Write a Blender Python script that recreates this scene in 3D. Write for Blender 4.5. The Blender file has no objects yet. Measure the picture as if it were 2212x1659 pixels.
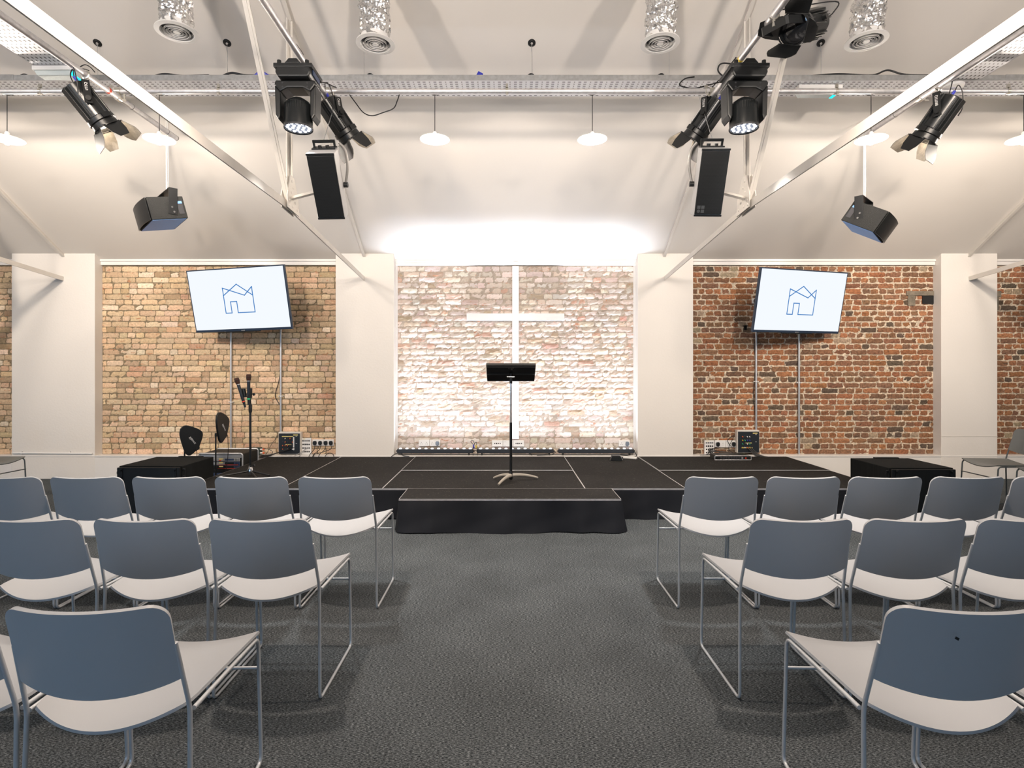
import bpy, bmesh, math, random
import numpy as np
from mathutils import Vector, Matrix, Euler, Quaternion
random.seed(7); rng = np.random.default_rng(7)
S = bpy.context.scene; COL = S.collection
PI = math.pi; R = math.radians

# ------------------------------------------------------------------ materials
MATS = {}
def newmat(name):
    m = bpy.data.materials.new(name); m.use_nodes = True
    nt = m.node_tree; b = nt.nodes['Principled BSDF']; MATS[name] = m
    return m, nt, b
def mat(name, col, rough=.5, metal=0., bump=0., bscale=200., var=0., vscale=6., spec=.5, emit=None, estr=0., coat=0.):
    m, nt, b = newmat(name)
    b.inputs['Base Color'].default_value = (*col, 1); b.inputs['Roughness'].default_value = rough
    b.inputs['Metallic'].default_value = metal; b.inputs['Specular IOR Level'].default_value = spec
    b.inputs['Coat Weight'].default_value = coat
    if emit: b.inputs['Emission Color'].default_value = (*emit, 1); b.inputs['Emission Strength'].default_value = estr
    if bump or var:
        tc = nt.nodes.new('ShaderNodeTexCoord')
    if bump:
        n = nt.nodes.new('ShaderNodeTexNoise'); n.inputs['Scale'].default_value = bscale; n.inputs['Detail'].default_value = 3
        nt.links.new(tc.outputs['Object'], n.inputs['Vector'])
        bp = nt.nodes.new('ShaderNodeBump'); bp.inputs['Strength'].default_value = bump; bp.inputs['Distance'].default_value = .01
        nt.links.new(n.outputs['Fac'], bp.inputs['Height']); nt.links.new(bp.outputs['Normal'], b.inputs['Normal'])
    if var:
        n = nt.nodes.new('ShaderNodeTexNoise'); n.inputs['Scale'].default_value = vscale; n.inputs['Detail'].default_value = 5
        nt.links.new(tc.outputs['Object'], n.inputs['Vector'])
        r = nt.nodes.new('ShaderNodeValToRGB')
        r.color_ramp.elements[0].position = .3; r.color_ramp.elements[1].position = .7
        r.color_ramp.elements[0].color = (*[c*(1-var) for c in col], 1); r.color_ramp.elements[1].color = (*[min(1, c*(1+var)) for c in col], 1)
        nt.links.new(n.outputs['Fac'], r.inputs['Fac']); nt.links.new(r.outputs['Color'], b.inputs['Base Color'])
    return m
def emis(name, col, s):
    m, nt, b = newmat(name)
    nt.nodes.remove(b); e = nt.nodes.new('ShaderNodeEmission'); e.inputs[0].default_value = (*col, 1); e.inputs[1].default_value = s
    nt.links.new(e.outputs[0], nt.nodes['Material Output'].inputs[0]); return m

M = {}
M['plaster'] = mat('white_wall_paint', (.76, .725, .685), .75, bump=.12, bscale=40, var=.02, vscale=1.2)
M['ceil'] = mat('ceiling_paint', (.70, .665, .625), .7, bump=.06, bscale=25, var=.03, vscale=.6)
M['trim'] = mat('white_gloss_trim', (.78, .755, .73), .35)
M['cross'] = mat('cross_white_paint', (.80, .79, .79), .4)
M['steelw'] = mat('white_painted_steel', (.66, .625, .58), .5, var=.03, vscale=9)
M['alu'] = mat('aluminium_tube', (.66, .65, .665), .42, .7, bump=.05, bscale=90, var=.12, vscale=25)
M['galv'] = mat('galvanised_steel', (.55, .56, .57), .42, 1., var=.12, vscale=30)
M['zinc'] = mat('zinc_clamp', (.62, .60, .55), .35, 1., var=.1, vscale=40)
M['foil'] = mat('crumpled_foil', (.78, .775, .77), .27, 1., bump=.6, bscale=45)
M['blk'] = mat('black_plastic', (.0065, .0075, .0085), .42)
M['blkm'] = mat('black_metal', (.006, .0068, .0075), .36, bump=.1, bscale=350)
M['blkm2'] = mat('black_satin_fins', (.009, .0105, .0115), .30)
M['spk'] = mat('textured_black_cabinet', (.0075, .0082, .0077), .6, bump=.7, bscale=260)
M['door'] = mat('barn_door_lit_inside', (.50, .47, .42), .45, .35, bump=.2, bscale=120, var=.2, vscale=30)
M['white'] = mat('white_plastic', (.80, .79, .78), .35)
M['offw'] = mat('white_casing', (.72, .68, .63), .45)
M['rub'] = mat('black_cable_rubber', (.010, .010, .012), .5)
M['greyc'] = mat('grey_cable', (.35, .35, .36), .5)
M['red'] = mat('red_plastic', (.55, .05, .02), .5)
M['org'] = mat('orange_plastic', (.75, .14, .04), .5)
M['yel'] = mat('yellow_tape', (.75, .55, .06), .5)
M['labely'] = mat('pale_yellow_label', (.72, .60, .22), .6)
M['blue'] = mat('blue_connector', (.03, .04, .42), .4)
M['green'] = mat('green_ring', (.02, .5, .22), .5)
M['dgreen'] = mat('dark_green_box', (.008, .035, .035), .45)
M['navy'] = mat('navy_panel', (.03, .05, .11), .45)
M['silver'] = mat('silver_panel', (.55, .56, .58), .4, .7)
M['vent'] = mat('white_vent_metal', (.70, .69, .68), .6)
M['ventd'] = mat('vent_dark_inside', (.03, .03, .035), .6)
M['chairp'] = mat('grey_chair_plastic', (.37, .385, .405), .42, bump=.05, bscale=500, spec=.4)
M['chairf'] = mat('grey_chair_frame', (.50, .525, .55), .32, .3)
M['standg'] = mat('grey_cast_legs', (.36, .33, .29), .45)
M['micb'] = mat('microphone_body', (.03, .035, .045), .35, .5)
M['micg'] = mat('microphone_grille', (.05, .014, .008), .6, bump=.6, bscale=900)
M['chrome'] = mat('chrome', (.75, .75, .76), .15, 1.)
M['screen'] = emis('lit_screen', (.90, .945, 1.), .78)
M['logo'] = emis('screen_logo_blue', (.045, .17, .42), 1.)
M['bezel'] = mat('screen_bezel', (.02, .035, .065), .3)
M['led'] = emis('led_white', (.92, .94, 1.), 4.)
M['ledb'] = emis('led_head_glow', (.62, .68, .85), .42)
M['bulb'] = emis('warm_bulb', (1., .93, .82), 30.)
def opalmat():
    m, nt, b = newmat('opal_shade'); b.inputs['Base Color'].default_value = (.85, .83, .80, 1); b.inputs['Roughness'].default_value = .3
    b.inputs['Emission Color'].default_value = (1., .95, .88, 1); b.inputs['Emission Strength'].default_value = .55
    tr = nt.nodes.new('ShaderNodeBsdfTranslucent'); tr.inputs[0].default_value = (.95, .92, .86, 1); mx = nt.nodes.new('ShaderNodeMixShader'); mx.inputs[0].default_value = .6
    nt.links.new(b.outputs[0], mx.inputs[1]); nt.links.new(tr.outputs[0], mx.inputs[2]); nt.links.new(mx.outputs[0], nt.nodes['Material Output'].inputs[0]); return m
M['opal'] = opalmat()
M['glowf'] = emis('warm_lens_glow', (1., .78, .55), 14.)
M['cyan'] = emis('cyan_indicator', (.02, .75, .80), 1.4)
M['lens'] = mat('dark_glass_lens', (.02, .02, .022), .08, coat=1.)
M['diff'] = mat('ribbed_diffuser', (.62, .68, .68), .18, bump=.3, bscale=60)
M['window'] = emis('cool_fill', (.44, .69, 1.), 6.3); M['fill_pane2'] = emis('cool_fill_dim', (.44, .69, 1.), 1.8)
M['skirt'] = mat('black_skirt_cloth', (.0045, .006, .0105), .7, bump=.15, bscale=500, spec=.35)
M['stone'] = mat('grey_concrete', (.20, .17, .13), .9, bump=.6, bscale=60, var=.35, vscale=14)
M['bluep'] = mat('blue_label_and_lit_underside', (.17, .38, .85), .45, bump=.3, bscale=200)
M['txt'] = mat('white_lettering', (.75, .75, .75), .5)
M['dim'] = mat('dim_badge', (.05, .055, .06), .5)
M['shut'] = mat('dark_backdrop_paint', (.10, .105, .11), .8)

def carpet(name, c0, c1, sx, sy, fine, lint=0.):
    m, nt, b = newmat(name); N = nt.nodes; L = nt.links
    tc = N.new('ShaderNodeTexCoord'); mp = N.new('ShaderNodeMapping'); mp.inputs['Scale'].default_value = (sx, sy, 1)
    L.new(tc.outputs['Object'], mp.inputs[0])
    n = N.new('ShaderNodeTexNoise'); n.inputs['Scale'].default_value = 1; n.inputs['Detail'].default_value = 2.5; n.inputs['Roughness'].default_value = .75
    L.new(mp.outputs[0], n.inputs[0])
    r = N.new('ShaderNodeValToRGB'); r.color_ramp.elements[0].position = .40; r.color_ramp.elements[1].position = .70
    r.color_ramp.elements[0].color = (*c0, 1); r.color_ramp.elements[1].color = (*c1, 1)
    e = r.color_ramp.elements.new(.54); e.color = (*[(a*.72+d*.28) for a, d in zip(c0, c1)], 1)
    L.new(n.outputs['Fac'], r.inputs[0])
    n2 = N.new('ShaderNodeTexNoise'); n2.inputs['Scale'].default_value = 2.2; n2.inputs['Detail'].default_value = 4
    L.new(tc.outputs['Object'], n2.inputs[0])
    mr = N.new('ShaderNodeMapRange'); mr.inputs['From Min'].default_value = .3; mr.inputs['From Max'].default_value = .7
    mr.inputs['To Min'].default_value = .84; mr.inputs['To Max'].default_value = 1.16; L.new(n2.outputs['Fac'], mr.inputs[0])
    mx = N.new('ShaderNodeMix'); mx.data_type = 'RGBA'; mx.blend_type = 'MULTIPLY'; mx.inputs[0].default_value = 1
    L.new(r.outputs[0], mx.inputs[6]); L.new(mr.outputs[0], mx.inputs[7])
    out = mx.outputs[2]
    if lint:
        v = N.new('ShaderNodeTexNoise'); v.inputs['Scale'].default_value = 1; v.inputs['Detail'].default_value = 3
        mp2 = N.new('ShaderNodeMapping'); mp2.inputs['Scale'].default_value = (45, 140, 1); L.new(tc.outputs['Object'], mp2.inputs[0]); L.new(mp2.outputs[0], v.inputs[0])
        rr = N.new('ShaderNodeMapRange'); rr.inputs['From Min'].default_value = .66; rr.inputs['From Max'].default_value = .78; rr.inputs['To Max'].default_value = lint; L.new(v.outputs['Fac'], rr.inputs[0])
        m2 = N.new('ShaderNodeMix'); m2.data_type = 'RGBA'; L.new(rr.outputs[0], m2.inputs[0]); L.new(out, m2.inputs[6]); m2.inputs[7].default_value = (.42, .36, .30, 1); out = m2.outputs[2]
    L.new(out, b.inputs['Base Color']); b.inputs['Roughness'].default_value = .95; b.inputs['Specular IOR Level'].default_value = .15
    bp = N.new('ShaderNodeBump'); bp.inputs['Strength'].default_value = fine; bp.inputs['Distance'].default_value = .004
    L.new(n.outputs['Fac'], bp.inputs['Height']); L.new(bp.outputs[0], b.inputs['Normal'])
    return m
M['carpet'] = carpet('flecked_grey_carpet', (.006, .010, .013), (.29, .315, .33), 85, 330, .6)
M['deck'] = carpet('black_stage_carpet', (.010, .010, .010), (.042, .039, .037), 260, 420, .5, .75)
M['boxtop'] = carpet('black_cabinet_paint', (.010, .011, .011), (.022, .023, .024), 200, 300, .3)

def brickmat(name, fleck, fstr, rough_amt, stainc, staina):
    m, nt, b = newmat(name); N = nt.nodes; L = nt.links
    at = N.new('ShaderNodeAttribute'); at.attribute_name = 'brick_col'
    tc = N.new('ShaderNodeTexCoord')
    n = N.new('ShaderNodeTexNoise'); n.inputs['Scale'].default_value = 38; n.inputs['Detail'].default_value = 6; n.inputs['Roughness'].default_value = .72
    L.new(tc.outputs['Object'], n.inputs[0])
    mr = N.new('ShaderNodeMapRange'); mr.inputs['From Min'].default_value = .25; mr.inputs['From Max'].default_value = .75; mr.inputs['To Min'].default_value = 1-rough_amt; mr.inputs['To Max'].default_value = 1+rough_amt
    L.new(n.outputs['Fac'], mr.inputs[0])
    mx = N.new('ShaderNodeMix'); mx.data_type = 'RGBA'; mx.blend_type = 'MULTIPLY'; mx.inputs[0].default_value = 1; L.new(at.outputs['Color'], mx.inputs[6]); L.new(mr.outputs[0], mx.inputs[7])
    f = N.new('ShaderNodeTexNoise'); f.inputs['Scale'].default_value = 15; f.inputs['Detail'].default_value = 4; f.inputs['Distortion'].default_value = 1.2
    mp = N.new('ShaderNodeMapping'); mp.inputs['Scale'].default_value = (.8, 1, 1.9); mp.inputs['Location'].default_value = (3, 1, 7); L.new(tc.outputs['Object'], mp.inputs[0]); L.new(mp.outputs[0], f.inputs[0])
    fr = N.new('ShaderNodeMapRange'); fr.inputs['From Min'].default_value = .62; fr.inputs['From Max'].default_value = .70; fr.inputs['To Max'].default_value = fstr; L.new(f.outputs['Fac'], fr.inputs[0])
    m2 = N.new('ShaderNodeMix'); m2.data_type = 'RGBA'; L.new(fr.outputs[0], m2.inputs[0]); L.new(mx.outputs[2], m2.inputs[6]); m2.inputs[7].default_value = (*fleck, 1)
    g = N.new('ShaderNodeTexNoise'); g.inputs['Scale'].default_value = 1.4; g.inputs['Detail'].default_value = 6; L.new(tc.outputs['Object'], g.inputs[0])
    gr = N.new('ShaderNodeMapRange'); gr.inputs['From Min'].default_value = .56; gr.inputs['From Max'].default_value = .72; gr.inputs['To Max'].default_value = staina; L.new(g.outputs['Fac'], gr.inputs[0])
    m3 = N.new('ShaderNodeMix'); m3.data_type = 'RGBA'; m3.blend_type = 'MULTIPLY'; L.new(gr.outputs[0], m3.inputs[0]); L.new(m2.outputs[2], m3.inputs[6]); m3.inputs[7].default_value = (*stainc, 1)
    L.new(m3.outputs[2], b.inputs['Base Color']); b.inputs['Roughness'].default_value = .85; b.inputs['Specular IOR Level'].default_value = .25
    bp = N.new('ShaderNodeBump'); bp.inputs['Strength'].default_value = .55; bp.inputs['Distance'].default_value = .006; L.new(n.outputs['Fac'], bp.inputs['Height']); L.new(bp.outputs[0], b.inputs['Normal'])
    return m
M['brT'] = brickmat('tan_stock_brick', (.48, .19, .09), .7, .34, (.62, .55, .48), .5)
M['brW'] = brickmat('whitewashed_brick', (.50, .20, .10), .7, .14, (.8, .74, .66), .5)
M['brR'] = brickmat('red_brick', (.055, .048, .04), .6, .72, (.66, .6, .55), .5)

# perforated cable tray: pattern of slots along local x, across local y
def traymat():
    m, nt, b = newmat('perforated_galvanised_tray'); N = nt.nodes; L = nt.links
    tc = N.new('ShaderNodeTexCoord'); sp = N.new('ShaderNodeSeparateXYZ'); L.new(tc.outputs['Object'], sp.inputs[0])
    def mth(op, a, bb=None):
        n = N.new('ShaderNodeMath'); n.operation = op
        for i, v in enumerate((a, bb)):
            if v is None: continue
            if isinstance(v, (int, float)): n.inputs[i].default_value = v
            else: L.new(v, n.inputs[i])
        return n.outputs[0]
    X, Y = sp.outputs[0], sp.outputs[1]
    per = .146
    u = mth('FRACT', mth('DIVIDE', mth('ADD', X, 40.), per))            # 0..1
    c = mth('MULTIPLY', u, 3.); ci = mth('FLOOR', c); cf = mth('ABSOLUTE', mth('SUBTRACT', mth('FRACT', c), .5))   # 3 columns
    isdot = mth('LESS_THAN', ci, .5)
    hw = mth('SUBTRACT', .27, mth('MULTIPLY', isdot, .16))              # half slot length in column units
    inx = mth('LESS_THAN', cf, hw)
    v = mth('FRACT', mth('DIVIDE', mth('ADD', Y, 10.), .036)); vf = mth('ABSOLUTE', mth('SUBTRACT', v, .5))
    iny = mth('LESS_THAN', vf, .155)
    edge = mth('LESS_THAN', mth('ABSOLUTE', Y), .138)
    slot = mth('MULTIPLY', mth('MULTIPLY', inx, iny), edge)
    mx = N.new('ShaderNodeMix'); mx.data_type = 'RGBA'; mx.inputs[6].default_value = (.74, .75, .78, 1); mx.inputs[7].default_value = (.006, .006, .007, 1); L.new(slot, mx.inputs[0])
    L.new(mx.outputs[2], b.inputs['Base Color']); b.inputs['Roughness'].default_value = .5; b.inputs['Metallic'].default_value = .25
    return m
M['tray'] = traymat()
def grillemat():
    m, nt, b = newmat('perforated_black_grille'); N = nt.nodes; L = nt.links
    tc = N.new('ShaderNodeTexCoord'); v = N.new('ShaderNodeTexVoronoi'); v.inputs['Scale'].default_value = 190; v.inputs['Randomness'].default_value = 0; L.new(tc.outputs['Object'], v.inputs[0])
    r = N.new('ShaderNodeValToRGB'); r.color_ramp.elements[0].color = (.001, .001, .001, 1); r.color_ramp.elements[1].color = (.014, .016, .018, 1)
    r.color_ramp.elements[0].position = .3; r.color_ramp.elements[1].position = .5; L.new(v.outputs['Distance'], r.inputs[0]); L.new(r.outputs[0], b.inputs['Base Color'])
    b.inputs['Roughness'].default_value = .5; b.inputs['Specular IOR Level'].default_value = .3
    return m
M['grille'] = grillemat()

# ------------------------------------------------------------------ mesh helper
class MB:
    def __init__(s): s.v = []; s.f = []
    def add(s, vs, fs, mx=None):
        o = len(s.v)
        for p in vs:
            p = Vector(p); s.v.append(tuple(mx @ p) if mx is not None else tuple(p))
        s.f += [tuple(i+o for i in f) for f in fs]; return s
    def box(s, c, d, rot=None, taper=1., bottom=1.):
        x, y, z = d[0]/2, d[1]/2, d[2]/2; t = taper
        vs = [(-x, -y, -z), (x, -y, -z), (x, y, -z), (-x, y, -z), (-x*t, -y*t, z), (x*t, -y*t, z), (x*t, y*t, z), (-x*t, y*t, z)]
        mx = Matrix.Translation(c) @ (Euler(rot).to_matrix().to_4x4() if rot else Matrix())
        return s.add(vs, [(0, 3, 2, 1), (4, 5, 6, 7), (0, 1, 5, 4), (1, 2, 6, 5), (2, 3, 7, 6), (3, 0, 4, 7)], mx)
    def bb(s, x0, x1, y0, y1, z0, z1): return s.box(((x0+x1)/2, (y0+y1)/2, (z0+z1)/2), (x1-x0, y1-y0, z1-z0))
    def tube(s, pts, r, n=8, closed=False, cap=True):
        P = [Vector(p) for p in pts]; m = len(P); rr = r if isinstance(r, (list, tuple)) else [r]*m
        vs = []; fs = []; up = None
        for i, p in enumerate(P):
            a = P[(i-1) % m] if (closed or i) else p; b = P[(i+1) % m] if (closed or i < m-1) else p
            t = (b-a); t = t.normalized() if t.length > 1e-9 else Vector((0, 0, 1))
            if up is None:
                up = Vector((0, 0, 1)) if abs(t.z) < .9 else Vector((1, 0, 0))
            sd = t.cross(up)
            if sd.length < 1e-5: sd = t.cross(Vector((.3, 1, .2)))
            sd.normalize(); up = sd.cross(t).normalized()
            for k in range(n):
                an = 2*PI*k/n; vs.append(p+(sd*math.cos(an)+up*math.sin(an))*rr[i])
        e = m if closed else m-1
        for i in range(e):
            j = (i+1) % m
            for k in range(n): fs.append((i*n+k, i*n+(k+1) % n, j*n+(k+1) % n, j*n+k))
        if cap and not closed: fs += [tuple(range(n-1, -1, -1)), tuple((m-1)*n+k for k in range(n))]
        return s.add(vs, fs)
    def cyl(s, a, b, r, r2=None, n=20): return s.tube([a, b], [r, r if r2 is None else r2], n)
    def lathe(s, prof, n=32, mx=None, close=True):
        vs = []; fs = []; m = len(prof)
        for k in range(n):
            a = 2*PI*k/n
            for r, z in prof: vs.append((r*math.cos(a), r*math.sin(a), z))
        for k in range(n):
            j = (k+1) % n
            for i in range(m-1): fs.append((k*m+i, j*m+i, j*m+i+1, k*m+i+1))
        if close:
            if prof[0][0] > 1e-6: fs.append(tuple(k*m for k in range(n-1, -1, -1)))
            if prof[-1][0] > 1e-6: fs.append(tuple(k*m+m-1 for k in range(n)))
        return s.add(vs, fs, mx)
    def prism(s, poly, a, b, axis='y', mx=None):
        n = len(poly)
        def P(u, v, w): return {'y': (u, w, v), 'x': (w, u, v), 'z': (u, v, w)}[axis]
        vs = [P(u, v, a) for u, v in poly]+[P(u, v, b) for u, v in poly]
        fs = [tuple(range(n)), tuple(range(2*n-1, n-1, -1))]+[(i, i+n, (i+1) % n+n, (i+1) % n) for i in range(n)]
        return s.add(vs, fs, mx)
    def sheet(s, G, th):      # G[i][j] grid of Vectors -> closed sheet of thickness th along the normals
        nu = len(G); nv = len(G[0]); A = [[Vector(p) for p in row] for row in G]; vs = []
        off = []
        for i in range(nu):
            for j in range(nv):
                du = A[min(i+1, nu-1)][j]-A[max(i-1, 0)][j]; dv = A[i][min(j+1, nv-1)]-A[i][max(j-1, 0)]
                nrm = du.cross(dv); nrm = nrm.normalized() if nrm.length > 1e-12 else Vector((0, 0, 1))
                vs.append(A[i][j]+nrm*th/2); off.append(A[i][j]-nrm*th/2)
        N = nu*nv; fs = []
        for i in range(nu-1):
            for j in range(nv-1):
                a = i*nv+j; fs.append((a, a+nv, a+nv+1, a+1)); fs.append((a+N, a+N+1, a+N+nv+1, a+N+nv))
        ring = [(i, 0) for i in range(nu)]+[(nu-1, j) for j in range(1, nv)]+[(i, nv-1) for i in range(nu-2, -1, -1)]+[(0, j) for j in range(nv-2, 0, -1)]
        idx = [i*nv+j for i, j in ring]
        for k in range(len(idx)):
            a, b = idx[k], idx[(k+1) % len(idx)]; fs.append((a, a+N, b+N, b))
        return s.add(vs+off, fs)
    def build(s, name, m, parent=None, smooth=.7, bevel=0., sub=0, loc=None, rot=None):
        me = bpy.data.meshes.new(name); me.from_pydata(s.v, [], s.f); me.update()
        bm = bmesh.new(); bm.from_mesh(me); bmesh.ops.recalc_face_normals(bm, faces=bm.faces); bm.to_mesh(me); bm.free()
        o = bpy.data.objects.new(name, me); COL.objects.link(o); me.materials.append(m)
        if smooth:
            for p in me.polygons: p.use_smooth = True
            me.set_sharp_from_angle(angle=smooth)
        if bevel:
            b = o.modifiers.new('bevel', 'BEVEL'); b.width = bevel; b.segments = 2; b.limit_method = 'ANGLE'; b.angle_limit = .6
        if sub:
            b = o.modifiers.new('sub', 'SUBSURF'); b.levels = b.render_levels = sub
        if parent is not None: o.parent = parent
        if loc is not None: o.location = loc
        if rot is not None: o.rotation_euler = rot
        return o
def tag(o, label, cat, group=None, kind=None):
    o['label'] = label; o['category'] = cat
    if group: o['group'] = group
    if kind: o['kind'] = kind
    return o
def thing(name, label, cat, loc=(0, 0, 0), rot=(0, 0, 0), group=None):
    o = bpy.data.objects.new(name, None); COL.objects.link(o); o.empty_display_size = .1
    o.location = loc; o.rotation_euler = rot; return tag(o, label, cat, group)
KIDS = {}
def dup(root, loc, rot=None, label=None, group=None):
    def cp(o, par):
        c = o.copy(); COL.objects.link(c); c.parent = par
        for ch in [x for x in bpy.data.objects if x.parent == o]: cp(ch, c)
        return c
    r = cp(root, None); r.location = loc
    if rot is not None: r.rotation_euler = rot
    if label: r['label'] = label
    if group: r['group'] = group
    return r
def struct(o): o['kind'] = 'structure'; return o
def arc(pts, n=8):            # catmull-rom smoothing of a path
    P = [Vector(p) for p in pts]; P = [P[0]*2-P[1]]+P+[P[-1]*2-P[-2]]; out = []
    for i in range(1, len(P)-2):
        for k in range(n):
            t = k/n; a, b, c, d = P[i-1], P[i], P[i+1], P[i+2]
            out.append(.5*((2*b)+(c-a)*t+(2*a-5*b+4*c-d)*t*t+(3*b-a-3*c+d)*t**3))
    out.append(P[-2]); return out
def fillet(pts, r, n=4):      # polyline with rounded corners
    P = [Vector(p) for p in pts]; out = [P[0]]
    for i in range(1, len(P)-1):
        a, b, c = P[i-1], P[i], P[i+1]; d1 = (a-b).normalized(); d2 = (c-b).normalized()
        k = min(r, (a-b).length*.45, (c-b).length*.45)
        s0, s1 = b+d1*k, b+d2*k
        for j in range(n+1):
            t = j/n; out.append((s0*(1-t)+b*t)*(1-t)+(b*(1-t)+s1*t)*t)
    out.append(P[-1]); return out
def text(txt, size, m, parent, loc, rot, depth=.0006, name='lettering'):
    c = bpy.data.curves.new(name, 'FONT'); c.body = txt; c.size = size; c.extrude = depth; c.align_x = 'CENTER'; c.align_y = 'CENTER'
    t = bpy.data.objects.new(name+'_tmp', c); COL.objects.link(t); bpy.context.view_layer.update()
    me = bpy.data.meshes.new_from_object(t.evaluated_get(bpy.context.evaluated_depsgraph_get())); bpy.data.objects.remove(t); bpy.data.curves.remove(c)
    me.materials.clear(); me.materials.append(m); o = bpy.data.objects.new(name, me); COL.objects.link(o); o.parent = parent; o.location = loc; o.rotation_euler = rot
    return o
def aim(d, roll=0.):          # euler that turns local -Z onto direction d
    q = Vector(d).normalized().to_track_quat('-Z', 'Y'); return (q @ Quaternion((0, 0, 1), roll)).to_euler()
def cable(name, pts, r, m, label, cat='cable', group=None, smooth=True):
    return tag(MB().tube(arc(pts, 7) if smooth else pts, r, 7).build(name, m), label, cat, group)
# ------------------------------------------------------------------ room shell
YF, YB = 7.67, 7.82                 # pillar face and brick face of the stage wall
XL, XR, YN = -9.6, 9.9, -4.8
def ceil_z(y): return 3.05+.6*(YF-y)
RIDGE = 1.4
struct(MB().bb(XL, XR, YN, YB+.1, -.1, 0).build('floor', M['carpet'], smooth=0))
zr = ceil_z(RIDGE); z0 = ceil_z(YB+.1); zn = zr-.6*(RIDGE-YN)
struct(MB().prism([(YB+.1, z0), (RIDGE, zr), (RIDGE, zr+.1), (YB+.1, z0+.1)], XL, XR, 'x').build('ceiling', M['ceil'], smooth=0))
struct(MB().prism([(RIDGE, zr), (YN, zn), (YN, zn+.1), (RIDGE, zr+.1)], XL, XR, 'x').build('ceiling', M['ceil'], smooth=0))
struct(MB().prism([(YN, 0), (YB+.1, 0), (YB+.1, z0), (RIDGE, zr), (YN, zn)], XL-.1, XL, 'x').build('wall_left', M['plaster'], smooth=0))
struct(MB().prism([(YN, 0), (YB+.1, 0), (YB+.1, z0), (RIDGE, zr), (YN, zn)], XR, XR+.1, 'x').build('wall_right', M['plaster'], smooth=0))
struct(MB().bb(XL, XR, YN-.1, YN, 0, zn).build('wall_front', M['shut'], smooth=0))
for i, x in enumerate((-7.2, -2.6, 2.8, 7.4)):
    w = MB().bb(x-.95, x+.95, YN+.004, YN+.03, .9, 2.6).build('window_%d' % (i+1), M['window' if x < 0 else 'fill_pane2'], smooth=0); struct(w)  # unseen glowing panes added as cool fill for the chair backs
    f = MB()
    for a in (-.98, 0, .98): f.bb(x+a-.03, x+a+.03, YN+.001, YN+.06, .86, 2.64)
    f.bb(x-1, x+1, YN+.001, YN+.06, .84, .90); f.bb(x-1, x+1, YN+.001, YN+.06, 2.6, 2.66)
    f.build('window_frame', M['trim'], w, smooth=0)

wb = MB().bb(XL, XR, YB+.02, YB+.1, 0, z0).build('wall_back', M['plaster'], smooth=0); struct(wb)
led = MB().bb(XL, XR, YF+.005, YB+.02, 0, .30).bb(XL, XR, YF-.004, YB+.02, .30, .318); led.build('ledge', M['trim'], wb, smooth=0, bevel=.003)
PIL = [(-6.70, -5.575), (-2.318, -1.528), (1.768, 2.52), (5.875, 6.635)]
for a, b in PIL:
    MB().bb(a, b, YF, YB+.03, 0, ceil_z(YF)+.02).build('pillar', M['plaster'], wb, smooth=0, bevel=.006)
BAYS = [(XL, -6.70, 'T'), (-5.575, -2.318, 'T'), (-1.528, 1.768, 'W'), (2.52, 5.875, 'R'), (6.635, XR, 'R')]
for a, b, _ in BAYS:
    MB().bb(a, b, YB-.04, YB+.02, 2.915, 2.965).bb(a, b, YB-.055, YB+.02, 2.965, ceil_z(YB-.055)+.03).build('cornice_board', M['trim'], wb, smooth=0, bevel=.002)
# white edging strips beside the middle bay
MB().bb(-1.530, -1.505, YB-.012, YB+.02, .318, 2.915).bb(1.742, 1.770, YB-.012, YB+.02, .318, 2.915).build('edge_strip', M['trim'], wb, smooth=0)
# skirting seams on the right pillar / plinth
MB().bb(5.873, 6.637, YF-.004, YF, .575, .581).build('panel_joint', M['offw'], wb, smooth=0)

def palette(k):
    r = random.random()
    if k == 'T':
        base = random.choice([(.62, .455, .295), (.65, .485, .325), (.60, .435, .28), (.67, .51, .35), (.54, .39, .25), (.64, .465, .315), (.61, .435, .285), (.57, .425, .275)])
        if r < .07: base = (.74, .60, .45)
        elif r < .14: base = (.42, .30, .19)
        elif r < .20: base = (.58, .37, .24)
    elif k == 'W':
        base = random.choice([(.63, .55, .49), (.67, .60, .55), (.60, .51, .435), (.69, .63, .585), (.62, .515, .465), (.65, .59, .545)])
        if r < .06: base = (.42, .33, .25)
        elif r < .10: base = (.52, .35, .28)
    else:
        base = random.choice([(.31, .135, .068), (.27, .122, .066), (.34, .155, .078), (.23, .115, .068), (.20, .112, .070), (.28, .140, .075), (.25, .135, .080), (.32, .138, .066), (.22, .12, .072)])
        if r < .07: base = (.12, .085, .062)
        elif r < .10: base = (.33, .25, .17)
    j = random.uniform(.85, 1.15); return tuple(min(1, x*j*random.uniform(.96, 1.04)) for x in base)
MORT = {'T': (.235, .185, .12), 'W': (.43, .365, .305), 'R': (.60, .50, .385)}
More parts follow.
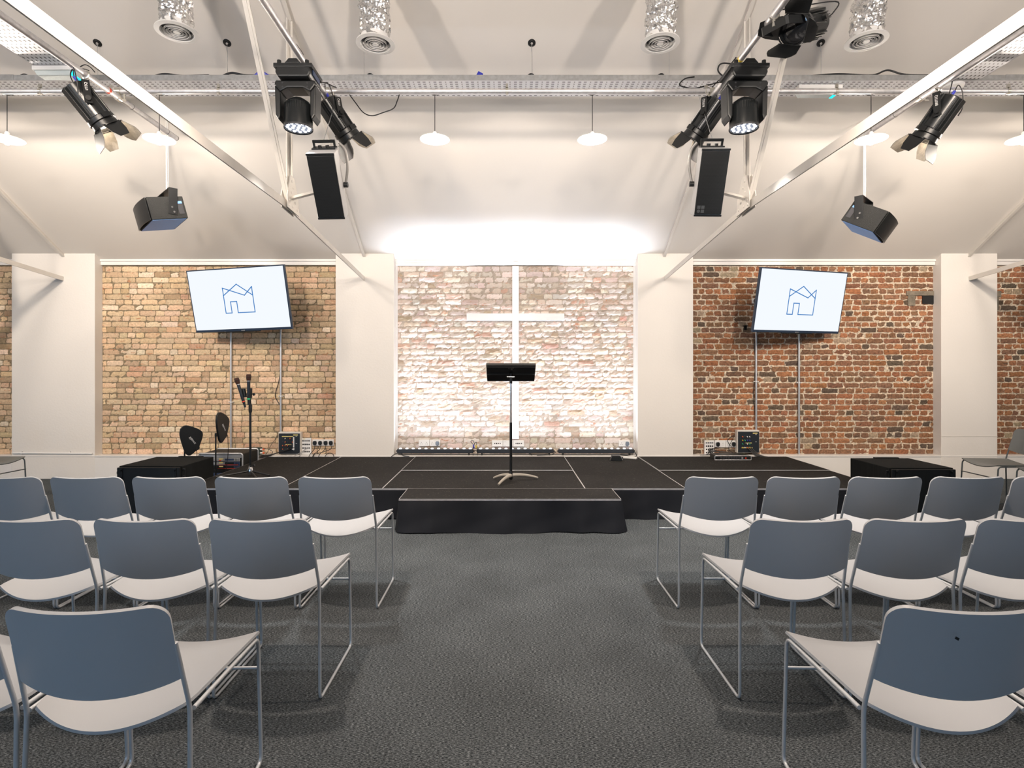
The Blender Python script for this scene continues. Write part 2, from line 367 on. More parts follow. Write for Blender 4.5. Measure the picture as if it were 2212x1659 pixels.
def brick_panel(x0, x1, z0, z1, k):
    V = []; F = []; C = []
    H = .0762; L = .229; hd = .113; g = {'T': .010, 'W': .0078, 'R': .0145}[k]; row = 0; z = z0
    jag = {'T': .0033, 'W': .0032, 'R': .0065}[k]; prot = {'T': .0065, 'W': .0038, 'R': .007}[k]
    def brick(a, b, c, d, col, out):
        nx = max(3, int((b-a)/.032)+1); nz = 4; o = len(V)
        for jz in range(nz):
            for ix in range(nx):
                u = ix/(nx-1); w = jz/(nz-1); ex = ix in (0, nx-1); ez = jz in (0, nz-1)
                X = a+(b-a)*u; Z = c+(d-c)*w
                X += random.gauss(0, jag*.8); Z += random.gauss(0, jag*.55)
                if ex and ez:
                    q = random.uniform(.001, .007); X += q if ix == 0 else -q; Z += (q if jz == 0 else -q)*.6
                Y = YB-out+(random.uniform(.001, .005) if (ex or ez) else random.gauss(0, .0012))
                V.append((min(max(X, x0), x1), Y, Z)); C.append(col)
        for jz in range(nz-1):
            for ix in range(nx-1):
                p = o+jz*nx+ix; F.append((p, p+1, p+nx+1, p+nx))
        ring = [ix for ix in range(nx)]+[jz*nx+nx-1 for jz in range(1, nz)]+[(nz-1)*nx+ix for ix in range(nx-2, -1, -1)]+[jz*nx for jz in range(nz-2, 0, -1)]
        s = len(V)
        for q in ring: vv = V[o+q]; V.append((vv[0], YB+.008, vv[2])); C.append(tuple(.55*x+.45*y for x, y in zip(col, MORT[k])))
        for i in range(len(ring)):
            j = (i+1) % len(ring); F.append((o+ring[i], s+i, s+j, o+ring[j]))
    while z < z1-.02:
        zt = min(z+H-g, z1)
        wob = random.uniform(-.002, .002)
        x = x0-random.uniform(0, .11) if k != 'R' else x0-(.0 if row % 2 else .055)
        i = random.randint(0, 1)
        while x < x1:
            if k == 'R':
                ln = L if row % 2 == 0 else hd
                if random.random() < .07: ln = hd if ln == L else L
            else:
                ln = L if (i % 2 == 0) else hd
                if random.random() < .22: ln = L if ln == hd else hd
            ln *= random.uniform(.96, 1.04)
            a, b = max(x, x0), min(x+ln-g, x1)
            if b-a > .02: brick(a, b, z+wob, zt+wob, palette(k), prot+(random.uniform(-.0015, .0015) if k == 'W' else random.uniform(-.003, .004)))
            x += ln; i += 1
        z += H; row += 1
    o = len(V); nx = int((x1-x0)/.03); nz = int((z1-z0)/.03)
    mc = MORT[k]
    for jz in range(nz+1):
        for ix in range(nx+1):
            V.append((x0+(x1-x0)*ix/nx, YB-.0005+random.uniform(-.003, .002), z0+(z1-z0)*jz/nz)); j = random.uniform(.85, 1.12); C.append(tuple(q*j for q in mc))
    for jz in range(nz):
        for ix in range(nx):
            p = o+jz*(nx+1)+ix; F.append((p, p+1, p+nx+2, p+nx+1))
    me = bpy.data.meshes.new('brick_panel'); me.from_pydata(V, [], F); me.update()
    at = me.color_attributes.new('brick_col', 'FLOAT_COLOR', 'POINT'); at.data.foreach_set('color', np.array([(*c, 1) for c in C], dtype=np.float32).ravel())
    bm = bmesh.new(); bm.from_mesh(me); bmesh.ops.recalc_face_normals(bm, faces=bm.faces); bm.to_mesh(me); bm.free()
    me.materials.append(M['br'+k]); o = bpy.data.objects.new('brick_panel', me); COL.objects.link(o); o.parent = wb
    return o
for a, b, k in BAYS:
    a2, b2 = max(a, -8.3), min(b, 8.6)
    brick_panel(a2, b2, .318, 2.914, k)
# concrete padstones let into the red brickwork at the right pillar
MB().bb(5.50, 5.873, YB-.022, YB+.01, 2.50, 2.56).bb(5.52, 5.62, YB-.018, YB+.01, 2.36, 2.50).build('padstone', M['stone'], wb, smooth=0)
MB().bb(6.637, 6.80, YB-.022, YB+.01, 2.48, 2.56).bb(6.66, 6.77, YB-.018, YB+.01, 2.30, 2.48).build('padstone', M['stone'], wb, smooth=0)
MB().bb(5.72, 5.873, YB-.0165, YB+.01, 2.385, 2.498).build('socket_hole', M['blk'], wb, smooth=0)

# ------------------------------------------------------------------ cross
t = thing('wall_cross', 'large plain white wooden cross fixed to the whitewashed brick wall', 'cross', (.118, YB-.02, .535))
MB().bb(-.045, .045, -.035, .01, 0, 2.365).build('upright', M['cross'], t, smooth=0, bevel=.002)
MB().bb(-.67, .67, -.030, .005, 1.62, 1.715).build('crossbar', M['cross'], t, smooth=0, bevel=.002)

# ------------------------------------------------------------------ trusses
def truss(x, label, near):
    t = thing('roof_truss', label, 'roof truss', (x, 5.03, 2.92))
    def L(y, z): return (y-5.03, z-2.92)
    ye = 7.665; n = Vector((0, 1.0, 0))
    def bar(name, y0, z0, y1, z1, fl, leg, th=.009, up=1, dx=0):
        a = Vector((dx, *L(y0, z0))); b = Vector((dx, *L(y1, z1))); d = b-a; ln = d.length; ang = math.atan2(d.z, d.y)
        m = MB(); m.box((0, ln/2, 0), (fl, ln, th)); m.box((0, ln/2, up*leg/2), (th*1.6, ln, leg))
        o = m.build(name, M['steelw'], t, smooth=0); o.location = a; o.rotation_euler = (ang, 0, 0); return o
    def tie(name, y0, z0, y1, z1, h):
        a = Vector((0, *L(y0, z0))); b = Vector((0, *L(y1, z1))); d = b-a; ln = d.length
        s = -1 if x > 0 else 1
        m = MB(); m.box((0, ln/2, 0), (.011, ln, h)); m.box((-s*.028, ln/2, h/2-.005), (.056, ln, .009))
        o = m.build(name, M['steelw'], t, smooth=0); o.location = a; o.rotation_euler = (math.atan2(d.z, d.y), 0, 0); return o
    tie('tie_bar', -1.6, 2.925, 5.03, 2.925, .070)
    tie('tie_bar', 5.03, 2.92, ye, 2.71, .056)
    bar('rafter', -1.2+2.6, ceil_z(1.4)-.04, ye, ceil_z(ye)-.045, .034, .04)
    # post, braces
    m = MB(); m.box((0, 0, (ceil_z(5.03)-.07-2.93)/2+.01), (.058, .008, ceil_z(5.03)-.07-2.93)).box((0, -.03, (ceil_z(5.03)-.07-2.93)/2+.01), (.008, .055, ceil_z(5.03)-.07-2.93)); m.build('post', M['steelw'], t, smooth=0)
    yb = 3.25; bar('brace', 5.0, 2.93, yb, ceil_z(yb)-.09, .05, .008, dx=.006)
    g = MB().prism([(-.11, -.03), (.16, -.045), (.14, .10), (.035, .26), (-.05, .27), (-.12, .07)], .022, .030, 'x')
    g.prism([(-.11, -.03), (.16, -.045), (.14, .10), (.035, .26), (-.05, .27), (-.12, .07)], -.030, -.022, 'x'); g.build('gusset_plate', M['steelw'], t, smooth=0)
    for s in (1, -1):
        for (y, z) in ((-.02, .22), (.01, .17), (-.03, .12), (.02, .075), (-.07, .04), (.06, .05), (.11, .0), (0, .0), (-.085, -.005)):
            a = s*.029; MB().lathe([(.013, 0), (.011, .006), (.005, .009), (0, .0095)], 10, Matrix.Translation((a, y, z)) @ Matrix.Rotation(s*PI/2, 4, 'Y')).build('rivet', M['steelw'], t)
    return t
truss(-1.93, 'white steel roof truss ending on the pillar left of the cross', 1)
truss(2.13, 'white steel roof truss ending on the pillar right of the cross', 1)
truss(-6.0, 'white steel roof truss ending on the wide pillar at the far left', 0)
truss(6.25, 'white steel roof truss ending on the pillar at the far right', 0)
# ------------------------------------------------------------------ stage
def deck(x0, x1, y0, y1, label):
    cx, cy = (x0+x1)/2, (y0+y1)/2; t = thing('stage_deck', label, 'stage platform', (cx, cy, .006 if y0 == YM else 0), group='stage platforms')
    w, d = x1-x0-.003, y1-y0-.003
    f = MB(); th = .0045
    for s in (1, -1):
        f.box((s*(w/2-th/2), 0, .26), (th, d, .08)); f.box((0, s*(d/2-th/2), .26), (w-2*th, th, .08))
    f.build('edge_frame', M['alu'], t, smooth=0)
    MB().box((0, 0, .2905), (w-2*th-.001, d-2*th-.001, .021)).build('carpeted_top', M['deck'], t, smooth=0)
    for sx in (1, -1):
        for sy in (1, -1): MB().cyl((sx*(w/2-.06), sy*(d/2-.06), -t.location.z), (sx*(w/2-.06), sy*(d/2-.06), .285), .024, n=12).build('leg', M['alu'], t)
    return t
YS, YM, YE = 5.62, 6.62, 7.66
deck(-3.24, -2.24, YS, YE, 'black carpeted stage platform at the far left of the stage, under the microphone stand')
deck(-2.24, -1.235, YS, YE, 'black carpeted stage platform between the microphone stand platform and the middle platforms')
deck(-1.235, .775, YS, YM, 'black carpeted stage platform carrying the music stand, in front of the rear middle platform')
deck(-1.235, .775, YM, YE, 'black carpeted stage platform at the back, right below the cross and light bars')
deck(.775, 1.772, YS, YE, 'black carpeted stage platform just right of the music stand platform')
deck(1.772, 3.775, YS, YM, 'black carpeted front stage platform at the right end of the stage')
deck(1.772, 3.775, YM, YE, 'black carpeted rear stage platform at the right end, under the long rack device')
deck(-.985, 1.04, 5.155, 5.618, 'narrow black carpeted step platform jutting out at the front of the stage')
def skirt(path, label, amp=.012, seed=1, flare=.015):
    r = random.Random(seed); P = [Vector((*p, 0)) for p in path]; pts = []
    for i in range(len(P)-1):
        a, b = P[i], P[i+1]; n = max(2, int((b-a).length/.03)); d = (b-a).normalized(); nm = Vector((d.y, -d.x, 0))
        for k in range(n+(i == len(P)-2)): pts.append((a+(b-a)*k/n, nm))
    ph = [r.uniform(0, 6) for _ in range(6)]; G = []; s = 0
    for i, (p, nm) in enumerate(pts):
        if i: s += (p-pts[i-1][0]).length
        w = .5*math.sin(s*7+ph[0])+.35*math.sin(s*17+ph[1])+.25*math.sin(s*3+ph[2])+(.9*math.exp(-((s*1.9+ph[3]) % 1.3-.6)**2*60))
        col = []
        for j in range(9):
            v = j/8; a = amp*v**.7
            col.append(p+nm*(.006+a*(w+.6)+flare*v*v+.003*math.sin(v*9+s*11+ph[4])*v)+Vector((0, 0, .285*(1-v)+.006*v+.006*math.sin(s*4+ph[5])*v)))
        G.append(col)
    return tag(MB().sheet(G, .002).build('stage_skirt', M['skirt']), label, 'stage skirt', 'black cloth skirts round the stage')
skirt([(-3.24, YS), (-.99, YS)], 'black cloth skirt hanging from the stage front on the left, behind the front row chairs', .014, 3)
skirt([(-.985, YS), (-.985, 5.155), (1.04, 5.155), (1.04, YS)], 'black pleated cloth skirt wrapped round the jutting step platform', .026, 5, .022)
skirt([(1.045, YS), (3.775, YS)], 'black cloth skirt hanging from the stage front on the right', .014, 9)

# ------------------------------------------------------------------ chairs
def chair_parts(t):
    r = .0068
    for s in (-1, 1):
        w = [s*.219, s*.230, s*.237, s*.2375, s*.2375]
        back_top = (w[0], -.292, .712); jn = (w[1], -.235, .498); rf = (w[2], -.250, r); ff = (w[3], .250, r); ft = (w[4], .222, .484)
        path = fillet([back_top, jn, rf, ff, ft, (s*.234, -.222, .489)], .035, 5)
        MB().tube(path, r, 10).build('side_frame', M['chairf'], t)
    m = MB().cyl((-.237, .236, .365), (.237, .236, .365), .0058, n=10); m.build('stretcher', M['chairf'], t)
    G = []
    nu, nv = 21, 17
    for j in range(nv):
        v = j/(nv-1); row = []
        for i in range(nu):
            u = -1+2*i/(nu-1); hw = .219+(.240-.219)*v
            if v < .08: hw -= .010*(1-v/.08)
            yr = -.232-.058*(1-u*u); yf = .236-.008*u*u
            y = yr+(yf-yr)*v
            dish = (1-u*u)
            z = .502-dish*(.030+.006*math.sin(v*PI))-.010*(1-v)**3*dish-.012*max(0, (v-.9)/.1)**2*dish
            row.append((hw*u, y, z))
        G.append(row)
    MB().sheet(G, .009).build('seat', M['chairp'], t, smooth=1.)
    G = []; nz = 19
    for j in range(nz):
        v = 1-(1-j/(nz-1))**1.7; row = []
        for i in range(nu):
            u = -1+2*i/(nu-1)
            zt = .834-.004*(1-u*u); zb = .600-.036*(1-u*u)**.9; z = zb+(zt-zb)*v
            hw = .220-.002*v; e = (.834-z)
            if e < .045: hw -= .045-math.sqrt(max(0, .045**2-(.045-e)**2))
            uu = hw*u/.22; ycor = -.235-.285*(z-.5)*.93; y = ycor-.050*(1-uu*uu)
            row.append((hw*u, y, z))
        G.append(row)
    MB().sheet(G, .013).build('backrest', M['chairp'], t, smooth=1.)
GR = 'grey stacking chairs set out in rows'
base = None
def chair(x, y, yaw, label, group=GR):
    global base
    if base is None:
        base = thing('stacking_chair', label, 'chair', (x, y, 0), (0, 0, R(yaw)), group); chair_parts(base); return base
    return dup(base, (x, y, 0), (0, 0, R(yaw)), label, group)
r1 = 3.73; r2 = 2.77; r3 = 1.865
L1 = [(-1.035, 0), (-1.537, 0), (-2.034, 0), (-2.526, 0), (-3.018, 0)]
ordn = ['aisle end chair', 'second chair from the aisle', 'third chair from the aisle', 'fourth chair from the aisle', 'fifth chair from the aisle']
for (x, a), o in zip(L1, ordn): chair(x, r1, a, 'grey chair, front row left of the aisle, '+o)
R1 = [(1.292, 0), (1.784, 0), (2.276, 0), (2.768, 0), (3.26, 0)]
for (x, a), o in zip(R1, ordn): chair(x, r1, a, 'grey chair, front row right of the aisle, '+o)
for (x, a), o in zip([(-1.068, 0), (-1.565, 0), (-2.062, 0)], ordn): chair(x, r2, a, 'grey chair, middle row left of the aisle, '+o)
for (x, a), o in zip([(1.272, 0), (1.764, 0), (2.256, 0)], ordn): chair(x, r2, a, 'grey chair, middle row right of the aisle, '+o)
for (x, a), o in zip([(-1.150, 1.5), (-1.650, 1.5)], ['aisle end chair, large in the foreground', 'cut off by the left picture edge']): chair(x, r3, a, 'grey chair, nearest row left of the aisle, '+o)
for (x, a), o in zip([(1.265, -1.5), (1.765, -1.5)], ['aisle end chair with a small dark scuff', 'its seat corner at the right picture edge']): chair(x, r3, a, 'grey chair, nearest row right of the aisle, '+o)
MB().box((-.088, -.398, .775), (.010, .0015, .007), (0, .5, 0)).build('scuff_mark', M['blk'], [o for o in bpy.data.objects if o.get('label', '').endswith('small dark scuff')][0])
GS = 'chairs turned sideways near the side walls'
chair(5.23, 6.00, 88, 'darker stacking chair turned sideways by the right pillar, the one nearer the wall', GS)
chair(5.33, 5.44, 90, 'darker stacking chair turned sideways at the right edge, farther from the wall', GS)
chair(-5.64, 6.13, -92, 'darker stacking chair turned sideways in front of the far left wall', GS)
M['dkp'] = mat('darker_chair_plastic', (.115, .122, .12), .42); M['dkf'] = mat('darker_chair_frame', (.10, .115, .12), .34, .25)  # darker plastic and frame colours for the three sideways chairs
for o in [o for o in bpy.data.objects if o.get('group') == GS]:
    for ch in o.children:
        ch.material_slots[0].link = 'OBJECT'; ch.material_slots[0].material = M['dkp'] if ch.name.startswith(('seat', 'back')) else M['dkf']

# ------------------------------------------------------------------ black speaker cabinets on the floor
def sub(x0, x1, y0, y1, h, label, s):
    t = thing('subwoofer', label, 'speaker', ((x0+x1)/2, (y0+y1)/2, 0), group='black subwoofers beside the stage'); w, d = x1-x0, y1-y0
    m = MB().box((0, .02, h/2), (w, d-.04, h)); m.build('cabinet', M['boxtop'], t, smooth=0, bevel=.006)
    MB().box((0, -d/2+.012, h/2), (w-.01, .022, h-.02)).build('grille', M['grille'], t, smooth=0, bevel=.004)
    MB().box((.07, d/2-.01, h+.004), (w*.42, .03, .008)).build('top_ridge', M['boxtop'], t, smooth=0)
    for sx in (1, -1):
        p = MB()
        for dz in (.035, .105): p.cyl((sx*(w/2-.004), -d/2+.05, h-dz), (sx*(w/2+.022), -d/2+.05, h-dz), .009, n=10)
        p.tube([(sx*(w/2+.012+.018*math.sin(q*PI/6)), -d/2+.05, h-.035-.07*q/6) for q in range(7)], .0016, 6); p.build('side_pins', M['blkm'], t)
        p = MB().box((sx*(w/2-.05), -d/2-.004, h-.07), (.03, .008, .11))
        for dz in (.035, .105): p.cyl((sx*(w/2-.05), -d/2-.002, h-dz-.0), (sx*(w/2-.05), -d/2-.022, h-dz), .009, n=10)
        p.build('front_pins', M['blkm'], t)
    MB().tube([(s*(w/2+.002), -.06+.09*math.cos(a), h*.45+.05*math.sin(a)) for a in [k*PI/8 for k in range(17)]], .008, 6).build('side_handle', M['blkm'], t)
    return t
sub(-3.885, -3.252, 5.64, 6.29, .512, 'big black subwoofer on the floor at the left end of the stage', 1)
sub(3.79, 4.43, 5.587, 6.26, .502, 'big black subwoofer on the floor at the right end of the stage', -1)

# ------------------------------------------------------------------ rack case and antennas
t = thing('rack_case', 'black rolling rack case with wireless receivers standing behind the left subwoofer', 'equipment rack', (-3.555, 7.25, 0))
W_ = .54; H_ = .432
MB().box((0, .02, H_/2+.01), (W_, .42, H_-.02)).build('case_body', M['spk'], t, smooth=0, bevel=.012)
m = MB()
for y in (-.205, .235):
    m.tube(fillet([(-W_/2, y, .02), (-W_/2, y, H_+.005), (W_/2, y, H_+.005), (W_/2, y, .02)], .03, 4), .010, 8)
m.build('edge_trim', M['silver'], t)
MB().box((0, -.196, H_-.028), (W_-.03, .008, .04)).build('front_rail', M['silver'], t, smooth=0)
for k, (nm, mt) in enumerate((('receiver', 'silver'), ('receiver', 'navy'), ('receiver', 'navy'), ('power_unit', 'blk'), ('power_unit', 'navy'))):
    z = H_-.072-.046*k
    o = MB().box((0, -.205, z), (W_-.06, .012, .041)).build(nm, M[mt], t, smooth=0, bevel=.002)
    if k < 3:
        MB().box((-.045, -.213, z), (.20, .004, .033)).build('left_panel', M['silver'] if k < 2 else M['blk'], o, smooth=0)
        MB().box((.11, -.2125, z+.002), (.11, .003, .024)).build('display', M['navy'] if k == 0 else M['blk'], o, smooth=0)
        MB().box((.01, -.2155, z+.010), (.05, .003, .014)).build('name_tape', M['labely'], o, smooth=0)
        if k: MB().box((.095, -.2135, z-.017), (.25, .003, .0045)).build('red_stripe', M['red'], o, smooth=0)
        else: MB().box((-.002, -.216, z-.008), (.03, .003, .013)).build('red_label', M['red'], o, smooth=0)
        bt = MB()
        for q in range(6): bt.cyl((.185+.018*(q % 3), -.21, z+.008-.016*(q//3)), (.185+.018*(q % 3), -.2155, z+.008-.016*(q//3)), .004, n=8)
        bt.build('buttons', M['blk'], o)
def antenna(x, y, zc, yaw, roll, label, sc=1.):
    t = thing('paddle_antenna', label, 'antenna', (x, y, 0), group='paddle antennas behind the left subwoofer')
    shape = [(-.118, .135), (-.085, .172), (-.03, .172), (.075, .125), (.118, .075), (.112, .01), (.085, -.075), (.085, -.105), (.04, -.135), (-.01, -.175), (-.05, -.165), (-.085, -.09), (-.122, .06)]
    shape = [(u*sc, v*sc) for u, v in shape]
    pts = [Vector((u, v, 0)) for u, v in shape]; sm = arc(pts+[pts[0]], 4)[:-1]
    o = MB().prism([(p.x, p.y) for p in sm], -.012, .012, 'y').build('paddle', M['blk'], t, smooth=.6, bevel=.005, loc=(.035, 0, zc), rot=(0, R(roll), R(yaw)))
    text('RF', .036, M['txt'], o, (-.012, -.0132, .022), (PI/2, R(55), 0)); text('VENUE', .026, M['txt'], o, (.016, -.0132, -.012), (PI/2, R(55), 0))
    MB().cyl((-.045, .0, .02), (-.045, .0, zc-.10), .0085, n=12).build('stand_pole', M['blkm'], t)
    MB().lathe([(.10, 0), (.10, .012), (.02, .024)], 24, Matrix.Translation((-.045, 0, 0))).build('stand_base', M['blkm'], t)
    MB().box((-.045, .005, zc-.09), (.022, .026, .045)).build('stand_clip', M['blk'], t, smooth=0, bevel=.003)
    MB().tube(arc([(.095, 0, zc-.095), (.1, .0, zc-.16), (.092, .02, zc-.3), (.05, .06, .14), (.12, .22, .02)], 5), .0035, 6).build('antenna_lead', M['rub'], t)
antenna(-3.718, 6.62, .655, 40, 0, 'black paddle antenna on a short stand, the lower one, seen broadside', 1.)
antenna(-3.405, 6.72, .795, 84, 2, 'black paddle antenna on a short stand, the taller one, turned edge-on', 1.02)

# ------------------------------------------------------------------ microphone stand and microphones
t = thing('microphone_stand', 'black tripod microphone stand on the left of the stage', 'microphone stand', (-2.85, 6.30, .301))
MB().cyl((0, 0, .03), (0, 0, .80), .0125, n=14).build('pole', M['blkm'], t)
MB().lathe([(.016, .70), (.019, .72), (.019, .78), (.012, .80)], 16).build('height_grip', M['blk'], t)
MB().lathe([(.028, .02), (.032, .05), (.022, .085), (.014, .11)], 14).build('hub', M['chrome'], t)
MB().cyl((0, -.01, .10), (.045, -.015, .115), .008, n=8).cyl((.045, -.015, .115), (.055, -.016, .118), .014, n=10).build('knob', M['blkm'], t)
for a, ln in ((-12, .24), (205, .34), (308, .27)):
    e = (ln*math.cos(R(a)), ln*math.sin(R(a)), .010); lg = MB().cyl((.02*math.cos(R(a)), .02*math.sin(R(a)), .05), e, .0095, n=8).build('leg', M['blkm'], t)
    MB().cyl((e[0]*.93, e[1]*.93, .012), e, .012, n=10).build('rubber_foot', M['rub'], lg)
m = MB().cyl((-.075, 0, .905), (.03, 0, .905), .006, n=8).cyl((.03, 0, .90), (.05, 0, .905), .014, n=10).cyl((0, 0, .80), (0, 0, .90), .009, n=8); m.build('twin_bar', M['blkm'], t)
MB().tube([(0, -.005, .86), (0, -.003, .97)], [.020, .022], 12).build('microphone_clip', M['blk'], t)
MB().tube([(-.055, -.005, .87), (-.075, -.003, .965)], [.020, .022], 12).build('microphone_clip', M['blk'], t)
def mic(loc, rot, ring, label):
    t = thing('microphone', label, 'microphone', loc, rot, 'wireless handheld microphones')
    MB().lathe([(.0, -.06), (.011, -.06), (.013, -.01), (.0165, .0), (.0165, .12), (.0175, .19), (.018, .21)], 20).build('body', M['micb'], t)
    MB().lathe([(.0172, .0), (.0175, .006), (.0172, .014)], 20, close=False).build('colour_ring', M[ring], t)
    MB().lathe([(.018, .206), (.024, .222), (.0265, .25), (.025, .272), (.020, .279), (0, .280)], 20).build('grille', M['micg'], t)
    MB().lathe([(.0268, .246), (.0275, .249), (.0268, .252)], 20, close=False).build('grille_band', M['blkm'], t)
    MB().lathe([(.0182, .200), (.0188, .206), (.0182, .211)], 20, close=False).build('collar', M['silver'], t)
mic((-2.852, 6.262, 1.148), (0, 0, 0), 'green', 'upright handheld microphone with a green ring, clipped on the stand top')
mic((-2.905, 6.26, 1.118), (0, R(-17), 0), 'red', 'tilted handheld microphone with a red ring, left on the stand')

# ------------------------------------------------------------------ music stand
t = thing('music_stand', 'black music stand with pale curved feet in the middle of the stage', 'music stand', (.042, 5.97, .301))
MB().cyl((0, 0, .03), (0, 0, .62), .0145, n=16).build('lower_tube', M['blkm'], t)
MB().cyl((0, 0, .62), (0, 0, 1.06), .0095, n=16).build('upper_tube', M['chrome'], t)
MB().lathe([(.016, .02), (.019, .03), (.019, .10), (.015, .115)], 16).build('base_collar', M['blkm'], t)
for a, ln in ((22, .30), (150, .20), (243, .27)):
    ca, sa = math.cos(R(a)), math.sin(R(a)); P = []; rr = []
    for k in range(9):
        q = k/8; P.append((ca*(.01+ln*q), sa*(.01+ln*q), .016+.048*(1-q**2.2))); rr.append(.021-.009*q)
    MB().tube(P, rr, 10).build('foot', M['standg'], t)
d = bpy.data.objects.new('desk', None)
tl = math.atan2(.155, .27)
m = MB().box((0, 0, 0), (.51, .31, .0035)); m.box((0, -.153, .012), (.51, .003, .024)).box((.254, 0, .006), (.003, .31, .012)).box((-.254, 0, .006), (.003, .31, .012))
m.box((0, .172, .012), (.51, .003, .04)).box((0, .155, .008), (.51, .05, .004))
dk = m.build('desk', M['blkm'], t, smooth=0, loc=(0, 0, 1.145), rot=(-tl, 0, 0))
MB().box((0, .02, -.010), (.50, .008, .016)).box((0, -.13, -.008), (.50, .008, .012)).box((-.022, -.02, -.014), (.006, .22, .024)).box((.022, -.02, -.014), (.006, .22, .024)).build('desk_ribs', M['blkm'], dk, smooth=0)
MB().cyl((0, 0, 1.03), (0, 0, 1.14), .015, n=12).build('tilt_post', M['blk'], t)
MB().cyl((-.034, -.012, 1.10), (.034, -.012, 1.10), .008, n=10).cyl((-.040, -.012, 1.10), (-.030, -.012, 1.10), .013, n=10).cyl((.030, -.012, 1.10), (.040, -.012, 1.10), .013, n=10).build('tilt_knob', M['chrome'], t)

# ------------------------------------------------------------------ televisions
def tv(name, loc, rot, label, wall_dx, sock=None):
    t = thing('wall_television', label, 'television', loc, rot, 'tilted televisions on the brick walls')
    w, h = 1.40, .805
    b = MB().box((0, .018, 0), (w, .036, h)).box((0, .05, -.05), (w*.7, .04, h*.6)); b.build('housing', M['bezel'], t, smooth=0, bevel=.004)
    sc = MB().box((0, -.0008, .008), (w-.032, .0016, h-.045)).build('screen', M['screen'], t, smooth=0)
    L = MB(); y = -.0026
    def ln(a, c, wd=.0115):
        a, c = Vector((a[0], y, a[1])), Vector((c[0], y, c[1])); d = (c-a); s = d.length+wd; an = -math.atan2(d.z, d.x)
        L.box(tuple((a+c)/2), (s, .0014, wd), (0, an, 0))
    x0, x1, zb = -.207, .213, -.165
    P = [(x0, .155), (x0, zb), (x0+.088, zb), (x0+.088, -.022), (x0+.178, -.022), (x0+.178, zb), (x1, zb), (x1, .155), (x1-.118, .052), (x0, .155)]
    for a, c in zip(P[:-1], P[1:]): ln(a, c)
    for a, c in (((x0, .060), (.0, .195)), ((.0, .195), (x1, .048))): ln(a, c)
    L.build('house_outline', M['logo'], sc, smooth=0)
    text('SAMSUNG', .012, M['txt'], t, (0, -.0014, -h/2+.009), (PI/2, 0, 0))
    MB().box((-.0, -.003, -h/2-.006), (.5, .02, .012)).build('sensor_bar', M['blk'], t, smooth=0, bevel=.002)
    mi = Matrix.Translation(loc) @ Euler(rot).to_matrix().to_4x4(); iv = mi.inverted()
    wp = Vector((loc[0]+wall_dx, YB-.03, loc[2])); a = Vector((0, .07, 0)); c = iv @ wp; k = (a+c)/2+Vector((.12, .02, 0))
    MB().tube([a, k, c], .022, 8).box(tuple(a), (.4, .02, .35)).build('wall_arm', M['blkm'], t)
    return t
tv('a', (-3.419, 7.225, 2.371), (R(11.4), R(-1.2), R(-11.8)), 'large television on the tan brick wall left of the cross, tilted forward', -.05)
tv('b', (3.776, 7.272, 2.350), (R(10.9), R(-.2), R(17.9)), 'large television on the red brick wall right of the cross, tilted forward', .08)
# ------------------------------------------------------------------ overhead rigging pipes and cable trays
PR = .0245; ZP = 3.84; ZC = 3.89+.005
def pipe(x, y0, y1, label):
    t = thing('lighting_pipe', label, 'pipe', (x, (y0+y1)/2, ZP)); h = (y1-y0)/2
    MB().tube([(0, -h, 0), (0, h, 0)], PR, 20).build('tube', M['alu'], t)
    MB().lathe([(PR*.8, h-.004), (PR+.001, h-.004), (PR+.001, h+.002), (PR*.8, h+.002)], 20, Matrix.Rotation(-PI/2, 4, 'X'), close=False).build('end_cap', M['blkm'], t)
    return t
pl = pipe(-3.375, -1.6, 5.79, 'aluminium lighting pipe running to the wall at the left, with red tape')
plm = pipe(-1.56, -1.6, 5.42, 'aluminium lighting pipe running to the wall beside the left moving head')
prm = pipe(1.78, -1.6, 5.40, 'aluminium lighting pipe running to the wall beside the right moving head, with yellow tape')
prr = pipe(3.60, -1.6, 5.79, 'aluminium lighting pipe running to the wall at the right, beyond the big truss')
def band(par, y, col, w=.03, nm='tape_band'):
    MB().tube([(0, y-w/2, 0), (0, y+w/2, 0)], PR+.0012, 20).build(nm, M[col], par)
off = lambda p: p.location.y
band(pl, 4.80-off(pl), 'red', .022); band(pl, 5.10-off(pl), 'rub', .004, 'cable_tie'); band(pl, 5.63-off(pl), 'rub', .004, 'cable_tie')
band(prm, 4.31-off(prm), 'yel', .02); band(prm, 4.38-off(prm), 'yel', .012); band(prm, 4.62-off(prm), 'yel', .02); band(prm, 3.96-off(prm), 'rub', .006, 'cable_tie')
band(prr, 5.25-off(prr), 'rub', .004, 'cable_tie')
t = thing('lighting_pipe', 'long aluminium pipe running straight across the room below the cable tray', 'pipe', (0, 4.93, ZC))
MB().tube([(-9.4, 0, 0), (9.6, 0, 0)], PR, 20).build('tube', M['alu'], t)
for x in (-4.05, -2.5, .0, 2.86, 4.35):
    MB().tube([(x-.011, 0, 0), (x+.011, 0, 0)], PR+.004, 16).box((x, -.012, PR+.018), (.02, .02, .03)).box((x, -.02, -PR-.006), (.018, .02, .014)).build('pipe_clip', M['zinc'], t)
def coupler(x, y, z, label):
    t = thing('scaffold_coupler', label, 'pipe clamp', (x, y, z), group='swivel couplers where pipes cross')
    MB().tube([(0, -.022, -.028), (0, .022, -.028)], PR+.007, 16).tube([(-.022, 0, .028), (.022, 0, .028)], PR+.007, 16).build('clamp_bands', M['zinc'], t)
    MB().cyl((.05, 0, -.045), (.05, 0, .03), .006, n=8).cyl((-.055, -.02, .0), (-.055, -.02, .06), .006, n=8).box((.05, 0, -.05), (.035, .008, .014)).box((-.055, -.02, .062), (.03, .010, .014)).build('wing_bolts', M['zinc'], t)
